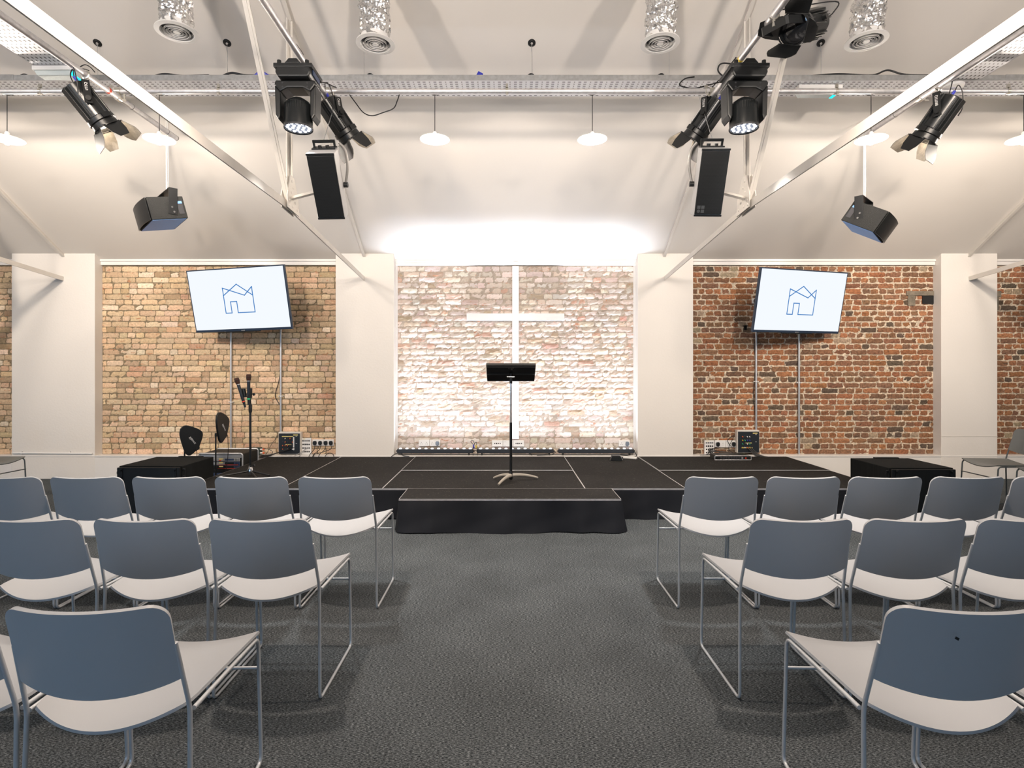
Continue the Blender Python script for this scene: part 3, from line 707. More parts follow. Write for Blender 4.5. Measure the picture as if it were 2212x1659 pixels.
for x, d in ((-3.375, 'left pipe'), (-1.56, 'pipe beside the left moving head'), (1.78, 'pipe beside the right moving head'), (3.60, 'right pipe')):
    coupler(x, 4.93, ZP+.028, 'zinc coupler joining the cross pipe and the '+d)

ZT = 4.08; YT = 5.255
def tray(cx, cy, ln, along, label):
    t = thing('cable_tray', label, 'cable tray', (cx, cy, ZT), (0, 0, 0 if along == 'x' else PI/2))
    MB().box((0, 0, .0015), (ln, .30, .003)).build('perforated_base', M['tray'], t, smooth=0)
    for s in (1, -1): MB().box((0, s*.149, .025), (ln, .003, .05)).box((0, s*.143, .049), (ln, .012, .002)).build('side_lip', M['galv'], t, smooth=0)
    return t
tr = tray(0, YT, 19.0, 'x', 'long perforated metal cable tray hanging across the whole room')
for x in (-1.32+.0, -4.55, 4.6): MB().box((x, -.1525, .025), (.22, .003, .054)).build('joint_plate', M['galv'], tr, smooth=0)
tray(-3.90, 3.05, 4.06, 'y', 'perforated metal cable tray running towards the viewer at the left edge')
tray(4.10, 3.05, 4.06, 'y', 'perforated metal cable tray running towards the viewer at the right edge')

def hanger(x, y, z1, label, full=True):
    zc = ceil_z(y); t = thing('wire_hanger', label, 'hanger', (x, y, zc), group='wire hangers with black ceiling roses')
    rot = Matrix.Rotation(math.atan(-.6), 4, 'X') @ Matrix.Rotation(PI, 4, 'X')
    MB().lathe([(.0, 0), (.036, 0), (.036, .004), (.024, .010), (.020, .006), (0, .006)], 24, rot).build('ceiling_rose', M['blkm'], t)
    MB().lathe([(.013, .005), (.013, .013), (.006, .022), (0, .022)], 14, rot).build('eye_bolt', M['chrome'], t)
    d = z1-zc
    MB().tube([(0, 0, -.02), (.003, 0, -.09), (.003, 0, d)], .0016, 5).tube([(0, 0, -.02), (-.004, 0, -.06), (.003, 0, -.09)], .0016, 5).build('wire', M['galv'], t)
    MB().cyl((.003, 0, d+.085), (.003, 0, d+.045), .0055, n=8).build('wire_grip', M['galv'], t)
for x, w in ((-3.79, 'leftmost, above the left spotlight'), (-2.59, 'second from the left, between the two left ducts'), (-1.325, 'right of the left moving head, behind the duct'), (.23, 'middle one right of the centre line'), (1.50, 'behind the duct right of the centre'), (2.905, 'between the two right ducts'), (4.43, 'rightmost, above the right spotlight')):
    hanger(x, 5.25, ZT+.003, 'wire hanger holding the cable tray, '+w)
for x, w in ((-1.33, 'left'), (.235, 'middle'), (1.50, 'right')):
    t = thing('ceiling_rose', 'black ceiling rose peeping over the cable tray, the %s of three' % w, 'hanger', (x, 5.53, ceil_z(5.53)), group='ceiling roses behind the cable tray')
    rot = Matrix.Rotation(math.atan(-.6), 4, 'X') @ Matrix.Rotation(PI, 4, 'X')
    MB().lathe([(.0, 0), (.036, 0), (.036, .004), (.024, .010), (.020, .006), (0, .006)], 24, rot).build('rose_plate', M['blkm'], t)
    MB().lathe([(.013, .005), (.013, .013), (.006, .022), (0, .022)], 14, rot).build('eye_bolt', M['chrome'], t)
    MB().tube([(0, 0, -.02), (0, -.13, ZT+.004-ceil_z(5.53))], .0016, 5).build('wire', M['galv'], t)

# ------------------------------------------------------------------ air ducts with round diffusers
def duct(x, y, lean, seed, label):
    t = thing('foil_air_duct', label, 'air duct', (x, y, 4.05), group='foil ducts with round ceiling diffusers')
    r = random.Random(seed); nr = np.random.default_rng(seed)
    H = ceil_z(y)+.03-4.05+.05; n = 72; m = 84; vs = []; fs = []
    ph = nr.uniform(0, 6.28, 24); fr = nr.uniform(2, 13, 24); fz = nr.uniform(6, 60, 24)
    for i in range(m):
        v = i/(m-1); z = .03+H*v; bx = lean*v**1.5; by = -.12*v**1.6
        for k in range(n):
            a = 2*PI*k/n; c = sum(math.sin(round(fr[q])*a+fz[q]*z*1.3+ph[q]) for q in range(24))/24
            c2 = r.gauss(0, 1)
            am = .012+.012*min(1, max(0, (v-.08)*6))
            rad = .112+am*c*2.0+.0042*c2*(1 if v > .04 else .2)+.003*math.sin(z*95)
            vs.append((bx+rad*math.cos(a), by+rad*math.sin(a), z))
    for i in range(m-1):
        for k in range(n): fs.append((i*n+k, i*n+(k+1) % n, (i+1)*n+(k+1) % n, (i+1)*n+k))
    MB().add(vs, fs).build('foil_hose', M['foil'], t, smooth=.25)
    R0 = .152
    MB().lathe([(R0, 0), (R0-.002, .008), (.112, .022), (.106, .022), (.104, .03), (.104, .06), (.112, .06), (.112, .014), (R0-.012, .002)], 48, close=False).lathe([(R0, 0), (.117, -.004), (.110, .010)], 48, close=False).build('outer_ring', M['vent'], t)
    for rr in (.094, .071, .048):
        MB().lathe([(rr, -.003), (rr-.010, .016), (rr-.014, .016), (rr-.010, -.005)], 40, close=False).build('vane_ring', M['vent'], t)
    MB().lathe([(0, -.003), (.024, -.004), (.027, .0), (.0, .008)], 32).build('centre_disc', M['vent'], t)
    MB().lathe([(.108, .034), (0, .034)], 32, close=False).build('dark_throat', M['ventd'], t)
duct(-2.52, 4.33, -.10, 1, 'crumpled foil duct with round white diffuser, far left of the four')
duct(-1.04, 4.49, -.06, 2, 'crumpled foil duct with round white diffuser, between left moving head and centre')
duct(1.21, 4.48, .06, 3, 'crumpled foil duct with round white diffuser, between centre and right moving head')
duct(2.82, 4.45, .12, 4, 'crumpled foil duct with round white diffuser, far right of the four')

# ------------------------------------------------------------------ pendant lamps
PB = None
def pendant(x, y, zs, label):
    global PB
    if PB is None:
        t = thing('pendant_lamp', label, 'pendant lamp', (x, y, zs), group='small white pendant lamps'); H = ZT-.003-zs
        MB().lathe([(.018, .028), (.03, .026), (.136, -.010), (.137, -.014), (.03, .012), (.018, .014)], 40).build('shade', M['opal'], t)
        MB().lathe([(.0, .062), (.012, .060), (.019, .05), (.020, .0), (.018, -.004), (0, -.004)], 20).build('lamp_holder', M['white'], t)
        MB().tube([(0, 0, .06), (0, 0, H)], .0034, 8).build('flex', M['rub'], t)
        MB().lathe([(0, H), (.048, H), (.046, H-.012), (.02, H-.026), (0, H-.026)], 24).build('rose', M['blkm'], t)
        MB().lathe([(.0, -.065), (.018, -.060), (.027, -.045), (.028, -.03), (.020, -.012), (.014, -.003), (0, -.003)], 20).build('bulb', M['bulb'], t)
        PB = t
    else: t = dup(PB, (x, y, zs), None, label)
    return t
def lamp(kind, loc, power, col, size=.04, rot=None, **k):
    l = bpy.data.lights.new('light', kind); l.energy = power; l.color = col
    if kind == 'AREA': l.size = size; l.shape = k.get('shape', 'SQUARE'); l.spread = k.get('spread', PI)
    if kind == 'AREA' and 'sy' in k: l.size_y = k['sy']
    if kind in ('POINT', 'SPOT'): l.shadow_soft_size = size
    if kind == 'SPOT': l.spot_size = k['cone']; l.spot_blend = k.get('blend', .5)
    o = bpy.data.objects.new('light', l); COL.objects.link(o); o.location = loc
    if rot is not None: o.rotation_euler = rot
    return o
WARM = (1., .85, .70); WW = (1., .88, .76); COOL = (.82, .88, 1.); NEUT = (1., .81, .67)
PX = [(-4.68, 'cut by the left picture edge'), (-3.255, 'above the hanging monitor at the left'), (-.675, 'left of the two hanging above the cross'), (.80, 'right of the two hanging above the cross'), (3.41, 'above the hanging monitor at the right'), (4.84, 'cut by the right picture edge')]
PW = 38
for x, w in PX:
    pendant(x, 5.31, 3.645, 'small lit white pendant lamp, '+w)
    lamp('POINT', (x, 5.31, 3.645-.085), PW if abs(x) > 1 else PW*.6, WW, .035)

# ------------------------------------------------------------------ moving heads
MH = None
def moving_head(x, y, label, hide=False):
    global MH
    if MH is None:
        t = thing('moving_head_light', label, 'stage light', (x, y, 0), group='moving head lights')
        z = 3.68
        m = MB().prism([(-.135, z+.035), (-.125, z+.10), (.125, z+.10), (.135, z+.035), (.115, z), (-.115, z)], -.12, .12, 'y'); m.build('base_box', M['blk'], t, smooth=0, bevel=.012)
        MB().box((0, 0, z+.085), (.29, .25, .03)).prism([(-.06, z+.10), (-.03, z+.135), (.03, z+.135), (.06, z+.10)], -.125, -.115, 'y').cyl((-.105, -.11, z+.09), (-.105, -.11, z+.125), .016, n=10).cyl((.105, -.11, z+.09), (.105, -.11, z+.125), .016, n=10).build('base_rim', M['blk'], t, smooth=0, bevel=.004)
        MB().box((.137, 0, z+.055), (.006, .15, .05)).build('control_panel', M['navy'], t, smooth=0)
        yk = MB(); z1 = z-.005; yk.prism([(-.158, z1-.03), (-.150, z1), (.150, z1), (.158, z1-.03), (.115, z1-.085), (.06, z1-.055), (-.06, z1-.055), (-.115, z1-.085)], -.075, .075, 'y')
        for s in (1, -1): yk.prism([(s*.158, z1-.03), (s*.112, z1-.085), (s*.112, z1-.26), (s*.125, z1-.30), (s*.150, z1-.26)], -.07, .07, 'y')
        yk.build('yoke', M['blk'], t, smooth=0, bevel=.010)
        for sx in (1, -1):
            for dz in (.02, .052): MB().cyl((sx*.094, -.0765, z1-dz), (sx*.094, -.074, z1-dz), .007, n=10).build('screw', M['ventd'], t)
        h = MB().lathe([(0, z1-.11), (.05, z1-.115), (.085, z1-.14), (.100, z1-.175), (.103, z1-.215)], 48, close=False)
        for k in range(40):
            a = 2*PI*k/40; h.box((.099*math.cos(a), .099*math.sin(a), z1-.187), (.012, .0045, .05), (0, 0, a))
        h.build('finned_cap', M['blkm2'], t)
        MB().lathe([(.098, z1-.17), (.104, z1-.19), (.1065, z1-.335), (.100, z1-.338), (.098, z1-.325)], 48, close=False).build('head_barrel', M['blkm2'], t)
        MB().lathe([(.109, z1-.330), (.1105, z1-.338), (.107, z1-.345), (.101, z1-.342)], 48, close=False).build('front_ring', M['ventd'], t)
        MB().lathe([(.100, z1-.328), (0, z1-.328)], 40, close=False).build('lens_plate', M['ledb'], t)
        L = MB(); pts = [(0, 0)]+[(.042*math.cos(k*PI/3), .042*math.sin(k*PI/3)) for k in range(6)]+[(.080*math.cos(k*PI/6+.2), .080*math.sin(k*PI/6+.2)) for k in range(12)]
        for px, py in pts: L.lathe([(.0125, z1-.329), (.010, z1-.335), (0, z1-.338)], 12, Matrix.Translation((px, py, 0)))
        L.build('led_lenses', M['led'], t)
        c = MB().cyl((0, -.02, z+.10), (0, -.02, ZP-PR), .01, n=8).cyl((0, .03, z+.10), (0, .03, ZP-PR), .01, n=8); c.tube([(0, -.035, ZP), (0, -.005, ZP)], PR+.006, 16).tube([(0, .015, ZP), (0, .045, ZP)], PR+.006, 16)
        cl = c.build('pipe_clamps', M['zinc'], t); cl.location.x = .05 if x < 0 else .0
        MH = t
    else: t = dup(MH, (x, y, 0), None, label)
    return t
moving_head(-1.61, 4.38, 'black moving head light, lit white, hanging left of the middle bay')
m2 = moving_head(1.83, 4.38, 'black moving head light, lit white, hanging right of the middle bay')
[c for c in m2.children if c.name.startswith('pipe_clamps')][0].location.x = -.05
for x, y, p in ((-1.61, 4.38, 240), (1.83, 4.38, 240)):
    lamp('SPOT', (x, y, 3.31), p, (1., .96, .92), .09, (0, 0, 0), cone=R(82), blend=1.)

# ------------------------------------------------------------------ LED fresnel spotlights
def fresnel(pos, d, roll, pipe_z, px, py, label, on=True, hook=True, doors=(30, 20, 26, 24), words=True, yoke_ang=None):
    """pos: centre of the body, d: beam direction, (px,py,pipe_z): the point of the pipe it hangs from"""
    t = thing('fresnel_spotlight', label, 'stage light', pos, aim(d, roll), 'fresnel spotlights with barn doors'); K = 1.2; t.scale = (K, K, K)
    b = MB(); b.lathe([(0, .145), (.055, .145), (.066, .138), (.066, -.09), (.0, -.09)], 28)
    for k in range(26):
        a = 2*PI*k/26
        if abs(((a+PI/2) % PI)-PI/2) < .25: continue
        b.box((.070*math.cos(a), .070*math.sin(a), .025), (.018, .004, .22), (0, 0, a))
    b.build('finned_body', M['blkm2'], t, smooth=.5)
    MB().box((0, .078, .025), (.05, .010, .225)).box((0, -.078, .025), (.05, .010, .225)).build('body_spine', M['blkm'], t, smooth=0, bevel=.002)
    MB().lathe([(.066, -.075), (.086, -.085), (.088, -.112), (.080, -.118)], 32, close=False).box((.088, 0, -.10), (.018, .05, .03)).box((-.088, 0, -.10), (.018, .05, .03)).build('front_collar', M['blkm'], t, smooth=.5)
    MB().lathe([(.080, -.116), (.084, -.150), (.080, -.152), (.074, -.120)], 32, close=False).build('lens_barrel', M['blkm'], t)
    MB().lathe([(.074, -.128), (.05, -.136), (.0, -.140)], 32, close=False).build('lens', M['glowf'] if on else M['lens'], t)
    MB().lathe([(.086, -.150), (.092, -.152), (.092, -.158), (.084, -.158)], 32, close=False).build('door_ring', M['blkm'], t)
    for k, an in enumerate(doors):
        big = k % 2 == 0; w0, w1, ln = (.066, .085, .13) if big else (.060, .050, .115)
        nx = 6; G = []
        for j in range(6):
            v = j/5; w = w0+(w1-w0)*min(1, v*1.6)-(.03*max(0, v-.7)/.3 if big else .018*max(0, v-.6)/.4); G.append([(-w+2*w*i/(nx-1), 0, -ln*v) for i in range(nx)])
        o = MB().sheet(G, .002).build('barn_door', M['blkm'] if on is False else M['door'], t, smooth=0)  # lamplight on the flaps put into the pale colour; unlit fixture stays black
        o.matrix_local = Matrix.Rotation(k*PI/2, 4, 'Z') @ Matrix.Translation((0, .078, -.156)) @ Matrix.Rotation(R(an), 4, 'X')
        # black outer skin of the flap
        G2 = [[(p[0], .0022, p[2]) for p in row] for row in G]
        MB().sheet(G2, .0012).build('outer_face', M['blkm'], o, smooth=0)
        MB().cyl((-w0, 0, .002), (w0, 0, .002), .004, n=6).build('hinge', M['blkm'], o)
    # yoke: two flat arms from the body sides up to the clamp, built in world space and brought local
    mw = Matrix.Translation(pos) @ aim(d, roll).to_matrix().to_4x4() @ Matrix.Scale(K, 4); iv = mw.inverted()
    side = (mw.to_3x3() @ Vector((0, 1, 0))); ax = (mw.to_3x3() @ Vector((0, 0, 1))).normalized()
    pc = Vector((px, py, pipe_z-.075)); c0 = Vector(pos)+ax*.02
    sd = Vector((0, 0, 1)).cross(ax); sd.normalize()
    y = MB()
    def strip(pts, wdir, w, th=.005):
        G = [[Vector(p)-Vector(wdir)*w/2, Vector(p)+Vector(wdir)*w/2] for p in pts]; y.sheet(G, th)
    up = (pc-c0).normalized(); wd = up.cross(sd).normalized()
    for s in (1, -1):
        a = c0+sd*s*.104; bq = pc+sd*s*.090-up*.01
        strip([a-up*.035, a+(bq-a)*.5, bq], wd, .052)
    strip([pc+sd*.093-up*.012, pc+sd*.08, pc-sd*.08, pc-sd*.093-up*.012], wd, .052)
    y.v = [tuple(iv @ Vector(v)) for v in y.v]; yo = y.build('yoke', M['blk'], t, smooth=.6, bevel=0)
    for s in (1, -1): MB().cyl(iv @ (c0+sd*s*.098), iv @ (c0+sd*s*.132), .016, n=10).build('tilt_knob', M['blkm'], t)
    h = MB(); P0 = Vector((px, py, pipe_z)); h.tube([iv @ (pc+Vector((0, 0, -.005))), iv @ (P0-Vector((0, 0, PR)))], .009, 8)
    ring = [iv @ (P0+Vector((0, math.cos(a), 0))*(PR+.006)+Vector((0, 0, math.sin(a)*(PR+.006)))) for a in [R(-150+k*25) for k in range(11)]] if hook == 'x' else [iv @ (P0+Vector((math.cos(a), 0, 0))*(PR+.006)+Vector((0, 0, math.sin(a)*(PR+.006)))) for a in [R(-150+k*25) for k in range(11)]]
    h.tube(ring, .007, 6).build('hook_clamp', M['zinc'], t)
    if words:
        s = 1 if ((c0+sd)-Vector((0, 0, 1.47))).length < ((c0-sd)-Vector((0, 0, 1.47))).length else -1
        q = c0+sd*s*(.104-.014*.55+.0045)+(pc-c0)*.55; xx = up if True else up; zz = sd*s; yy = zz.cross(xx)
        mt = Matrix((xx, yy, zz)).transposed().to_4x4(); mt.translation = q
        o = text('BRITEQ', .026, M['txt'], t, (0, 0, 0), (0, 0, 0)); o.matrix_local = iv @ mt
    # blue plug and leads at the back
    MB().tube([(.02, .03, .145), (.02, .03, .185)], .010, 8).build('blue_plug', M['blue'], t)
    MB().tube(arc([(.02, .03, .185), (.05, .05, .23), (.10, .02, .20), (.12, -.03, .12), (.085, -.06, .06)], 5), .0035, 6).tube(arc([(-.03, .02, .145), (-.04, .05, .22), (-.02, .10, .25), iv @ (P0+Vector((.03, 0, .03)))], 6), .0038, 6).build('lead', M['rub'], t)
    if on:
        v = Vector(pos)+Vector(d).normalized()*.172
        lamp('SPOT', v, 110 if on is True else on, (1., .84, .66), .06, aim(d), cone=R(70), blend=.8)
    return t
fresnel((-3.335, 4.54, 3.585), (.50, .36, -.79), .3, ZP, -3.375, 4.54, 'black fresnel spotlight, lit, hanging on the left pipe above the left hanging monitor')
fresnel((3.60, 4.73, 3.575), (-.38, .42, -.80), -.2, ZP, 3.60, 4.73, 'black fresnel spotlight, lit, hanging on the right pipe beyond the right truss')
fresnel((-1.475, 4.93, 3.655), (.50, .42, -.76), .2, ZC, -1.51, 4.93, 'black fresnel spotlight, lit, hanging on the cross pipe above the left column speaker', hook='x')
fresnel((1.735, 4.93, 3.650), (-.50, .42, -.74), -.2, ZC, 1.75, 4.93, 'black fresnel spotlight, lit, hanging on the cross pipe above the right column speaker', hook='x')
fresnel((2.07, 3.92, 3.85), (-.74, -.50, -.42), .5, ZP, 1.78, 3.78, 'unlit black fresnel spotlight at the top edge, facing the viewer', on=False, words=False, doors=(70, 50, 20, 45))

# ------------------------------------------------------------------ column speakers on the trusses
M['armg'] = mat('dull_grey_arm', (.22, .21, .20), .45, .4)
M['lcab'] = mat('pale_grey_cabinet', (.40, .395, .40), .5, bump=.1, bscale=200)
def column(loc, rot, s, label, tx):
    t = thing('column_speaker', label, 'speaker', loc, rot, 'black column speakers on the trusses')
    w, d, h = .222, .215, .53
    MB().prism([(-w/2, -d/2), (w/2, -d/2), (w/2, d*.1), (w*.34, d/2), (-w*.34, d/2), (-w/2, d*.1)], -h/2, h/2, 'z').build('cabinet', M['lcab'], t, smooth=0, bevel=.004)
    MB().box((0, -d/2-.004, 0), (w-.006, .010, h-.04)).build('front_grille', M['grille'], t, smooth=0, bevel=.003)
    [MB().box((0, -d/2-.004, q*(h/2-.009)), (w, .012, .014)).build('end_strip', M['blkm'], t, smooth=0) for q in (1, -1)]
    if s > 0:
        b = MB()
        for i in (0, 1):
            for j in (0, 1):
                if i == 0 and j == 0: b.lathe([(.0135, 0), (.0135, .001), (0, .001)], 18, Matrix.Translation((-w/2+.032, -d/2-.0095, -h/2+.045)) @ Matrix.Rotation(PI/2, 4, 'X'))
                else: b.box((-w/2+.032+i*.032, -d/2-.0098, -h/2+.045+j*.032), (.026, .001, .026))
        b.build('badge', M['dim'], t, smooth=0)
    mi = (Matrix.Translation(loc) @ Euler(rot).to_matrix().to_4x4()).inverted()
    u = MB(); sx = -s     # bracket arm on the side towards the room centre
    arm = arc([(sx*(w/2+.015), .03, -.02), (sx*(w/2+.045), .07, .12), (sx*(w/2+.04), .10, .24), (sx*(w/2+.0), .10, .30)], 6)
    for i in range(1): u.tube(arm, .011, 8)
    u.build('swivel_arm', M['armg'], t); MB().cyl((sx*(w/2), .03, -.02), (sx*(w/2+.035), .03, -.02), .022, n=14).build('swivel_knob', M['blk'], t)
    MB().box((0, .06, h/2+.055), (.18, .02, .022)).box((-.082, .06, h/2+.03), (.014, .02, .06)).box((.082, .06, h/2+.03), (.014, .02, .06)).box((0, .05, h/2+.006), (.19, .08, .010)).cyl((-.03, .03, h/2+.01), (-.03, .03, h/2+.03), .016, n=8).cyl((.03, .03, h/2+.01), (.03, .03, h/2+.03), .016, n=8).build('top_bracket', M['blkm'], t, smooth=0)
    a = mi @ Vector((tx, 5.03, 2.99)); e = Vector((0, d/2+.0, -.06))
    MB().tube([a, e], .018, 4).build('truss_bracket', M['steelw'], t, smooth=0)
    hp = mi @ Vector((loc[0]+.02*s, loc[1]+.3, ZC if True else 0)); MB().tube([(0, .06, h/2+.06), hp], .003, 6).build('safety_wire', M['galv'], t)
    return t
column((-1.473, 4.70, 3.017), (R(32.9), R(-1.4), R(1.0)), -1, 'black column speaker tilted down on the left truss, below a lit spotlight', -1.93)
column((1.671, 4.70, 3.032), (R(24), R(1.7), R(-4.8)), 1, 'black column speaker tilted down on the right truss, with a faint square badge', 2.13)

# ------------------------------------------------------------------ small hanging monitors
def monitor(loc, rot, dims, s, rodx, label):
    t = thing('hanging_monitor', label, 'speaker', loc, rot, 'hanging wedge monitors'); w, d, h = dims
    MB().box((0, .004, 0), (w, d-.008, h)).build('cabinet', M['spk'], t, smooth=0, bevel=.005)
    G = [[(-w/2+.002+(w-.004)*i/10, -d/2-.022*(1-(2*i/10-1)**2)-.002, -h/2+.002+(h-.004)*j/4) for i in range(11)] for j in range(5)]
    MB().sheet(G, .004).build('curved_grille', M['blkm'], t)
    MB().box((0, .0, -h/2-.002), (w-.02, d-.03, .003)).build('blue_lit_underside', M['bluep'], t, smooth=0)  # blue light on the underside put into the panel colour
    MB().box((s*(w/2+.0008), d/2-.045, 0), (.003, .05, h*.6)).build('handle_recess', M['ventd'], t, smooth=0)
    MB().box((s*(w/2+.002), d/2-.043, h*.22), (.004, .04, h*.10)).build('blue_label', M['bluep'], t, smooth=0)
    mw = Matrix.Translation(loc) @ Euler(rot).to_matrix().to_4x4(); iv = mw.inverted(); r3 = mw.to_3x3()
    sx = (r3 @ Vector((1, 0, 0))).normalized(); c = mw @ Vector((0, d*.16, 0)); hx = Vector((sx.x, sx.y, 0)).normalized(); fw = Vector((0, 0, 1)).cross(hx)
    u = MB(); top = c.z+.21
    for q in (1, -1):
        a = c+sx*q*(w/2+.006); b = Vector((a.x, a.y, top)) if True else 0
        P = [a-Vector((0, 0, .07)), a, b]; u.sheet([[p-fw*.04, p+fw*.04] for p in P], .006)
    l = c-hx*(w/2+.009); rr = c+hx*(w/2+.009); l.z = rr.z = top
    u.sheet([[l-fw*.04, l+fw*.04], [rr-fw*.04, rr+fw*.04]], .006)
    u.v = [tuple(iv @ Vector(v)) for v in u.v]; u.build('yoke', M['blkm'], t, smooth=0)
    b = MB()
    for dz in (0, -.045):
        a = c+sx*s*(w/2+.008)+Vector((0, 0, dz))+fw*.01*(1 if dz else -1); b.cyl(iv @ a, iv @ (a+sx*s*.008), .010, n=12)
    b.build('bolts', M['chrome'], t)
    tp = Vector((c.x, c.y, top)); zc = ceil_z(tp.y)
    MB().tube([iv @ tp, iv @ Vector((tp.x, tp.y, zc))], .0058, 10).build('drop_rod', M['trim'], t)
    MB().tube([iv @ p for p in arc([tp+Vector((.014, 0, .0)), tp+Vector((.018, 0, .25)), Vector((tp.x+.012, tp.y, zc))], 6)], .0035, 6).build('lead', M['white'], t)
monitor((-3.603, 5.9, 3.097), (R(13.7), R(-3.5), R(-45.6)), (.488, .344, .224), 1, -3.63, 'small black hanging monitor speaker with blue-lit underside, left of the left column speaker')
monitor((3.77, 5.9, 3.016), (R(32), R(9.3), R(43.8)), (.36, .363, .229), -1, 3.8, 'small black hanging monitor speaker with blue-lit underside, right of the right column speaker')
# ------------------------------------------------------------------ emergency lights, access point
def emergency(x, y, z, label, yaw=0, drop=0.):
    t = thing('emergency_light', label, 'emergency light', (x, y, z), (R(drop), 0, R(yaw)), 'emergency lights on the cable trays')
    MB().box((0, 0, -.018), (.40, .115, .036)).build('housing', M['white'], t, smooth=0, bevel=.004)
    MB().prism([(-.19, -.036), (.19, -.036), (.165, -.078), (-.165, -.078)], -.048, .048, 'y').build('diffuser', M['diff'], t, smooth=0, bevel=.006)
    MB().box((.145, -.0, -.060), (.034, .098, .040)).build('cyan_indicator', M['cyan'], t, smooth=0, bevel=.004)
emergency(-3.86, 4.90, 4.075, 'white emergency light with cyan indicator under the left tray end, fully visible')
emergency(2.86, 5.22, 4.075, 'white emergency light with cyan indicator on the long tray, half hidden by the pipe')
t = thing('wireless_access_point', 'round white wireless access point under the tray corner at the right', 'access point', (4.03, 5.14, 4.055), (R(0), 0, 0))
MB().lathe([(0, 0), (.085, 0), (.098, -.012), (.092, -.030), (.05, -.038), (0, -.040)], 40).build('shell', M['white'], t)
MB().lathe([(.030, -.0405), (.033, -.0405), (.033, -.0395), (.030, -.0395)], 28, close=False).build('light_ring', M['blue'], t)
MB().box((0, 0, .012), (.06, .06, .024)).build('bracket', M['blkm'], t, smooth=0)

# ------------------------------------------------------------------ LED wash battens at the wall foot
def batten(x0, x1, label):
    cx = (x0+x1)/2; w = x1-x0; t = thing('led_batten', label, 'stage light', (cx, 7.715, .318), group='LED wash battens on the ledge')
    MB().box((0, 0, .056), (w, .070, .056)).build('housing', M['navyb'], t, smooth=0, bevel=.006)
    n = 12; L = MB()
    for i in range(n): L.lathe([(.019, .0845), (.019, .090), (.012, .0945), (0, .096)], 12, Matrix.Translation((-w/2+w*(i+.5)/n, 0, 0)))
    L.build('led_lenses', M['led'], t)
    for s in (1, -1):
        MB().box((s*(w/2-.06), 0, .014), (.02, .06, .028)).build('foot', M['blkm'], t, smooth=0)
        MB().cyl((s*w/2, 0, .055), (s*(w/2+.014), 0, .055), .012, n=10).build('end_knob', M['blkm'], t)
    lamp('AREA', (cx, 7.715, .318+.102), 7.5, COOL, w*.96, (PI-R(1), 0, 0), shape='RECTANGLE', sy=.04, spread=R(28)); lamp('AREA', (cx, 7.705, .318+.102), 4.5, COOL, w*.96, (PI+R(4), 0, 0), shape='RECTANGLE', sy=.04, spread=R(90)); return t
M['navyb'] = mat('batten_housing', (.028, .034, .045), .45)
batten(-1.49, -.455, 'black LED batten washing the brick wall, leftmost of the three')
batten(-.40, .635, 'black LED batten washing the brick wall, middle one below the cross')
batten(.70, 1.725, 'black LED batten washing the brick wall, rightmost of the three')
t = thing('batten_connector_bracket', 'small black bracket with coloured cable plugs between the left and middle battens', 'cable connector', (-.43, 7.70, .318))
MB().box((-.028, -.02, .06), (.006, .03, .12)).box((.028, -.02, .06), (.006, .03, .12)).box((0, -.02, .065), (.06, .03, .006)).box((0, -.02, .1), (.06, .03, .005)).build('frame', M['blkm'], t, smooth=0)
MB().cyl((-.015, -.03, .10), (-.025, -.03, .15), .009, n=10).build('blue_plug', M['blue'], t); MB().cyl((.012, -.03, .10), (.02, -.03, .14), .009, n=10).build('yellow_plug', M['yel'], t)
MB().tube(arc([(-.025, -.03, .15), (-.06, -.02, .185), (-.03, 0, .20), (.0, 0, .12)], 5), .004, 6).tube(arc([(.02, -.03, .14), (.015, -.02, .18), (-.015, 0, .15)], 5), .004, 6).build('leads', M['rub'], t)

# ------------------------------------------------------------------ sockets, plates and patch boxes
YW = YB-.008
def wp(px, py, y=YW): return ((px-1095)/1225*y, 1.47-(py-800)/1225*y)
def socket(px0, py0, px1, py1, label, n=2, plugs=(), grp='white double wall sockets', y=YW, pcol='blk'):
    (xa, za), (xb, zb) = wp(px0, py0), wp(px1, py1); w, h = xb-xa, za-zb
    t = thing('wall_socket', label, 'socket', ((xa+xb)/2, y, (za+zb)/2), group=grp)
    MB().box((0, -.012, 0), (w, .024, h)).build('plate', M['white'], t, smooth=0, bevel=.003)
    H = MB(); cw = w/n
    for k in range(n):
        cx = -w/2+cw*(k+.5)
        if k in plugs: continue
        H.box((cx, -.0245, h*.10), (.005, .002, .010)).box((cx-.011, -.0245, -h*.16), (.008, .002, .005)).box((cx+.011, -.0245, -h*.16), (.008, .002, .005))
    if H.v: H.build('pin_holes', M['blk'], t, smooth=0)
    for k in plugs:
        cx = -w/2+cw*(k+.5)
        MB().prism([(-.024, -.018), (-.024, .012), (-.014, .026), (.014, .026), (.024, .012), (.024, -.018), (.008, -.034), (-.008, -.034)], -.050, -.024, 'y').build('plug', M[pcol], t, smooth=0, bevel=.004, loc=(cx, 0, 0))
    return t
socket(676, 949, 699, 962.5, 'white double wall socket left of its twin on the tan brick wall, two black plugs', 2, (0, 1))
socket(699.5, 949, 722, 962.5, 'white double wall socket next to the pillar on the tan brick wall, two black plugs', 2, (0, 1))
socket(905, 950, 928, 963, 'white double wall socket at the left of the middle bay, empty', 2)

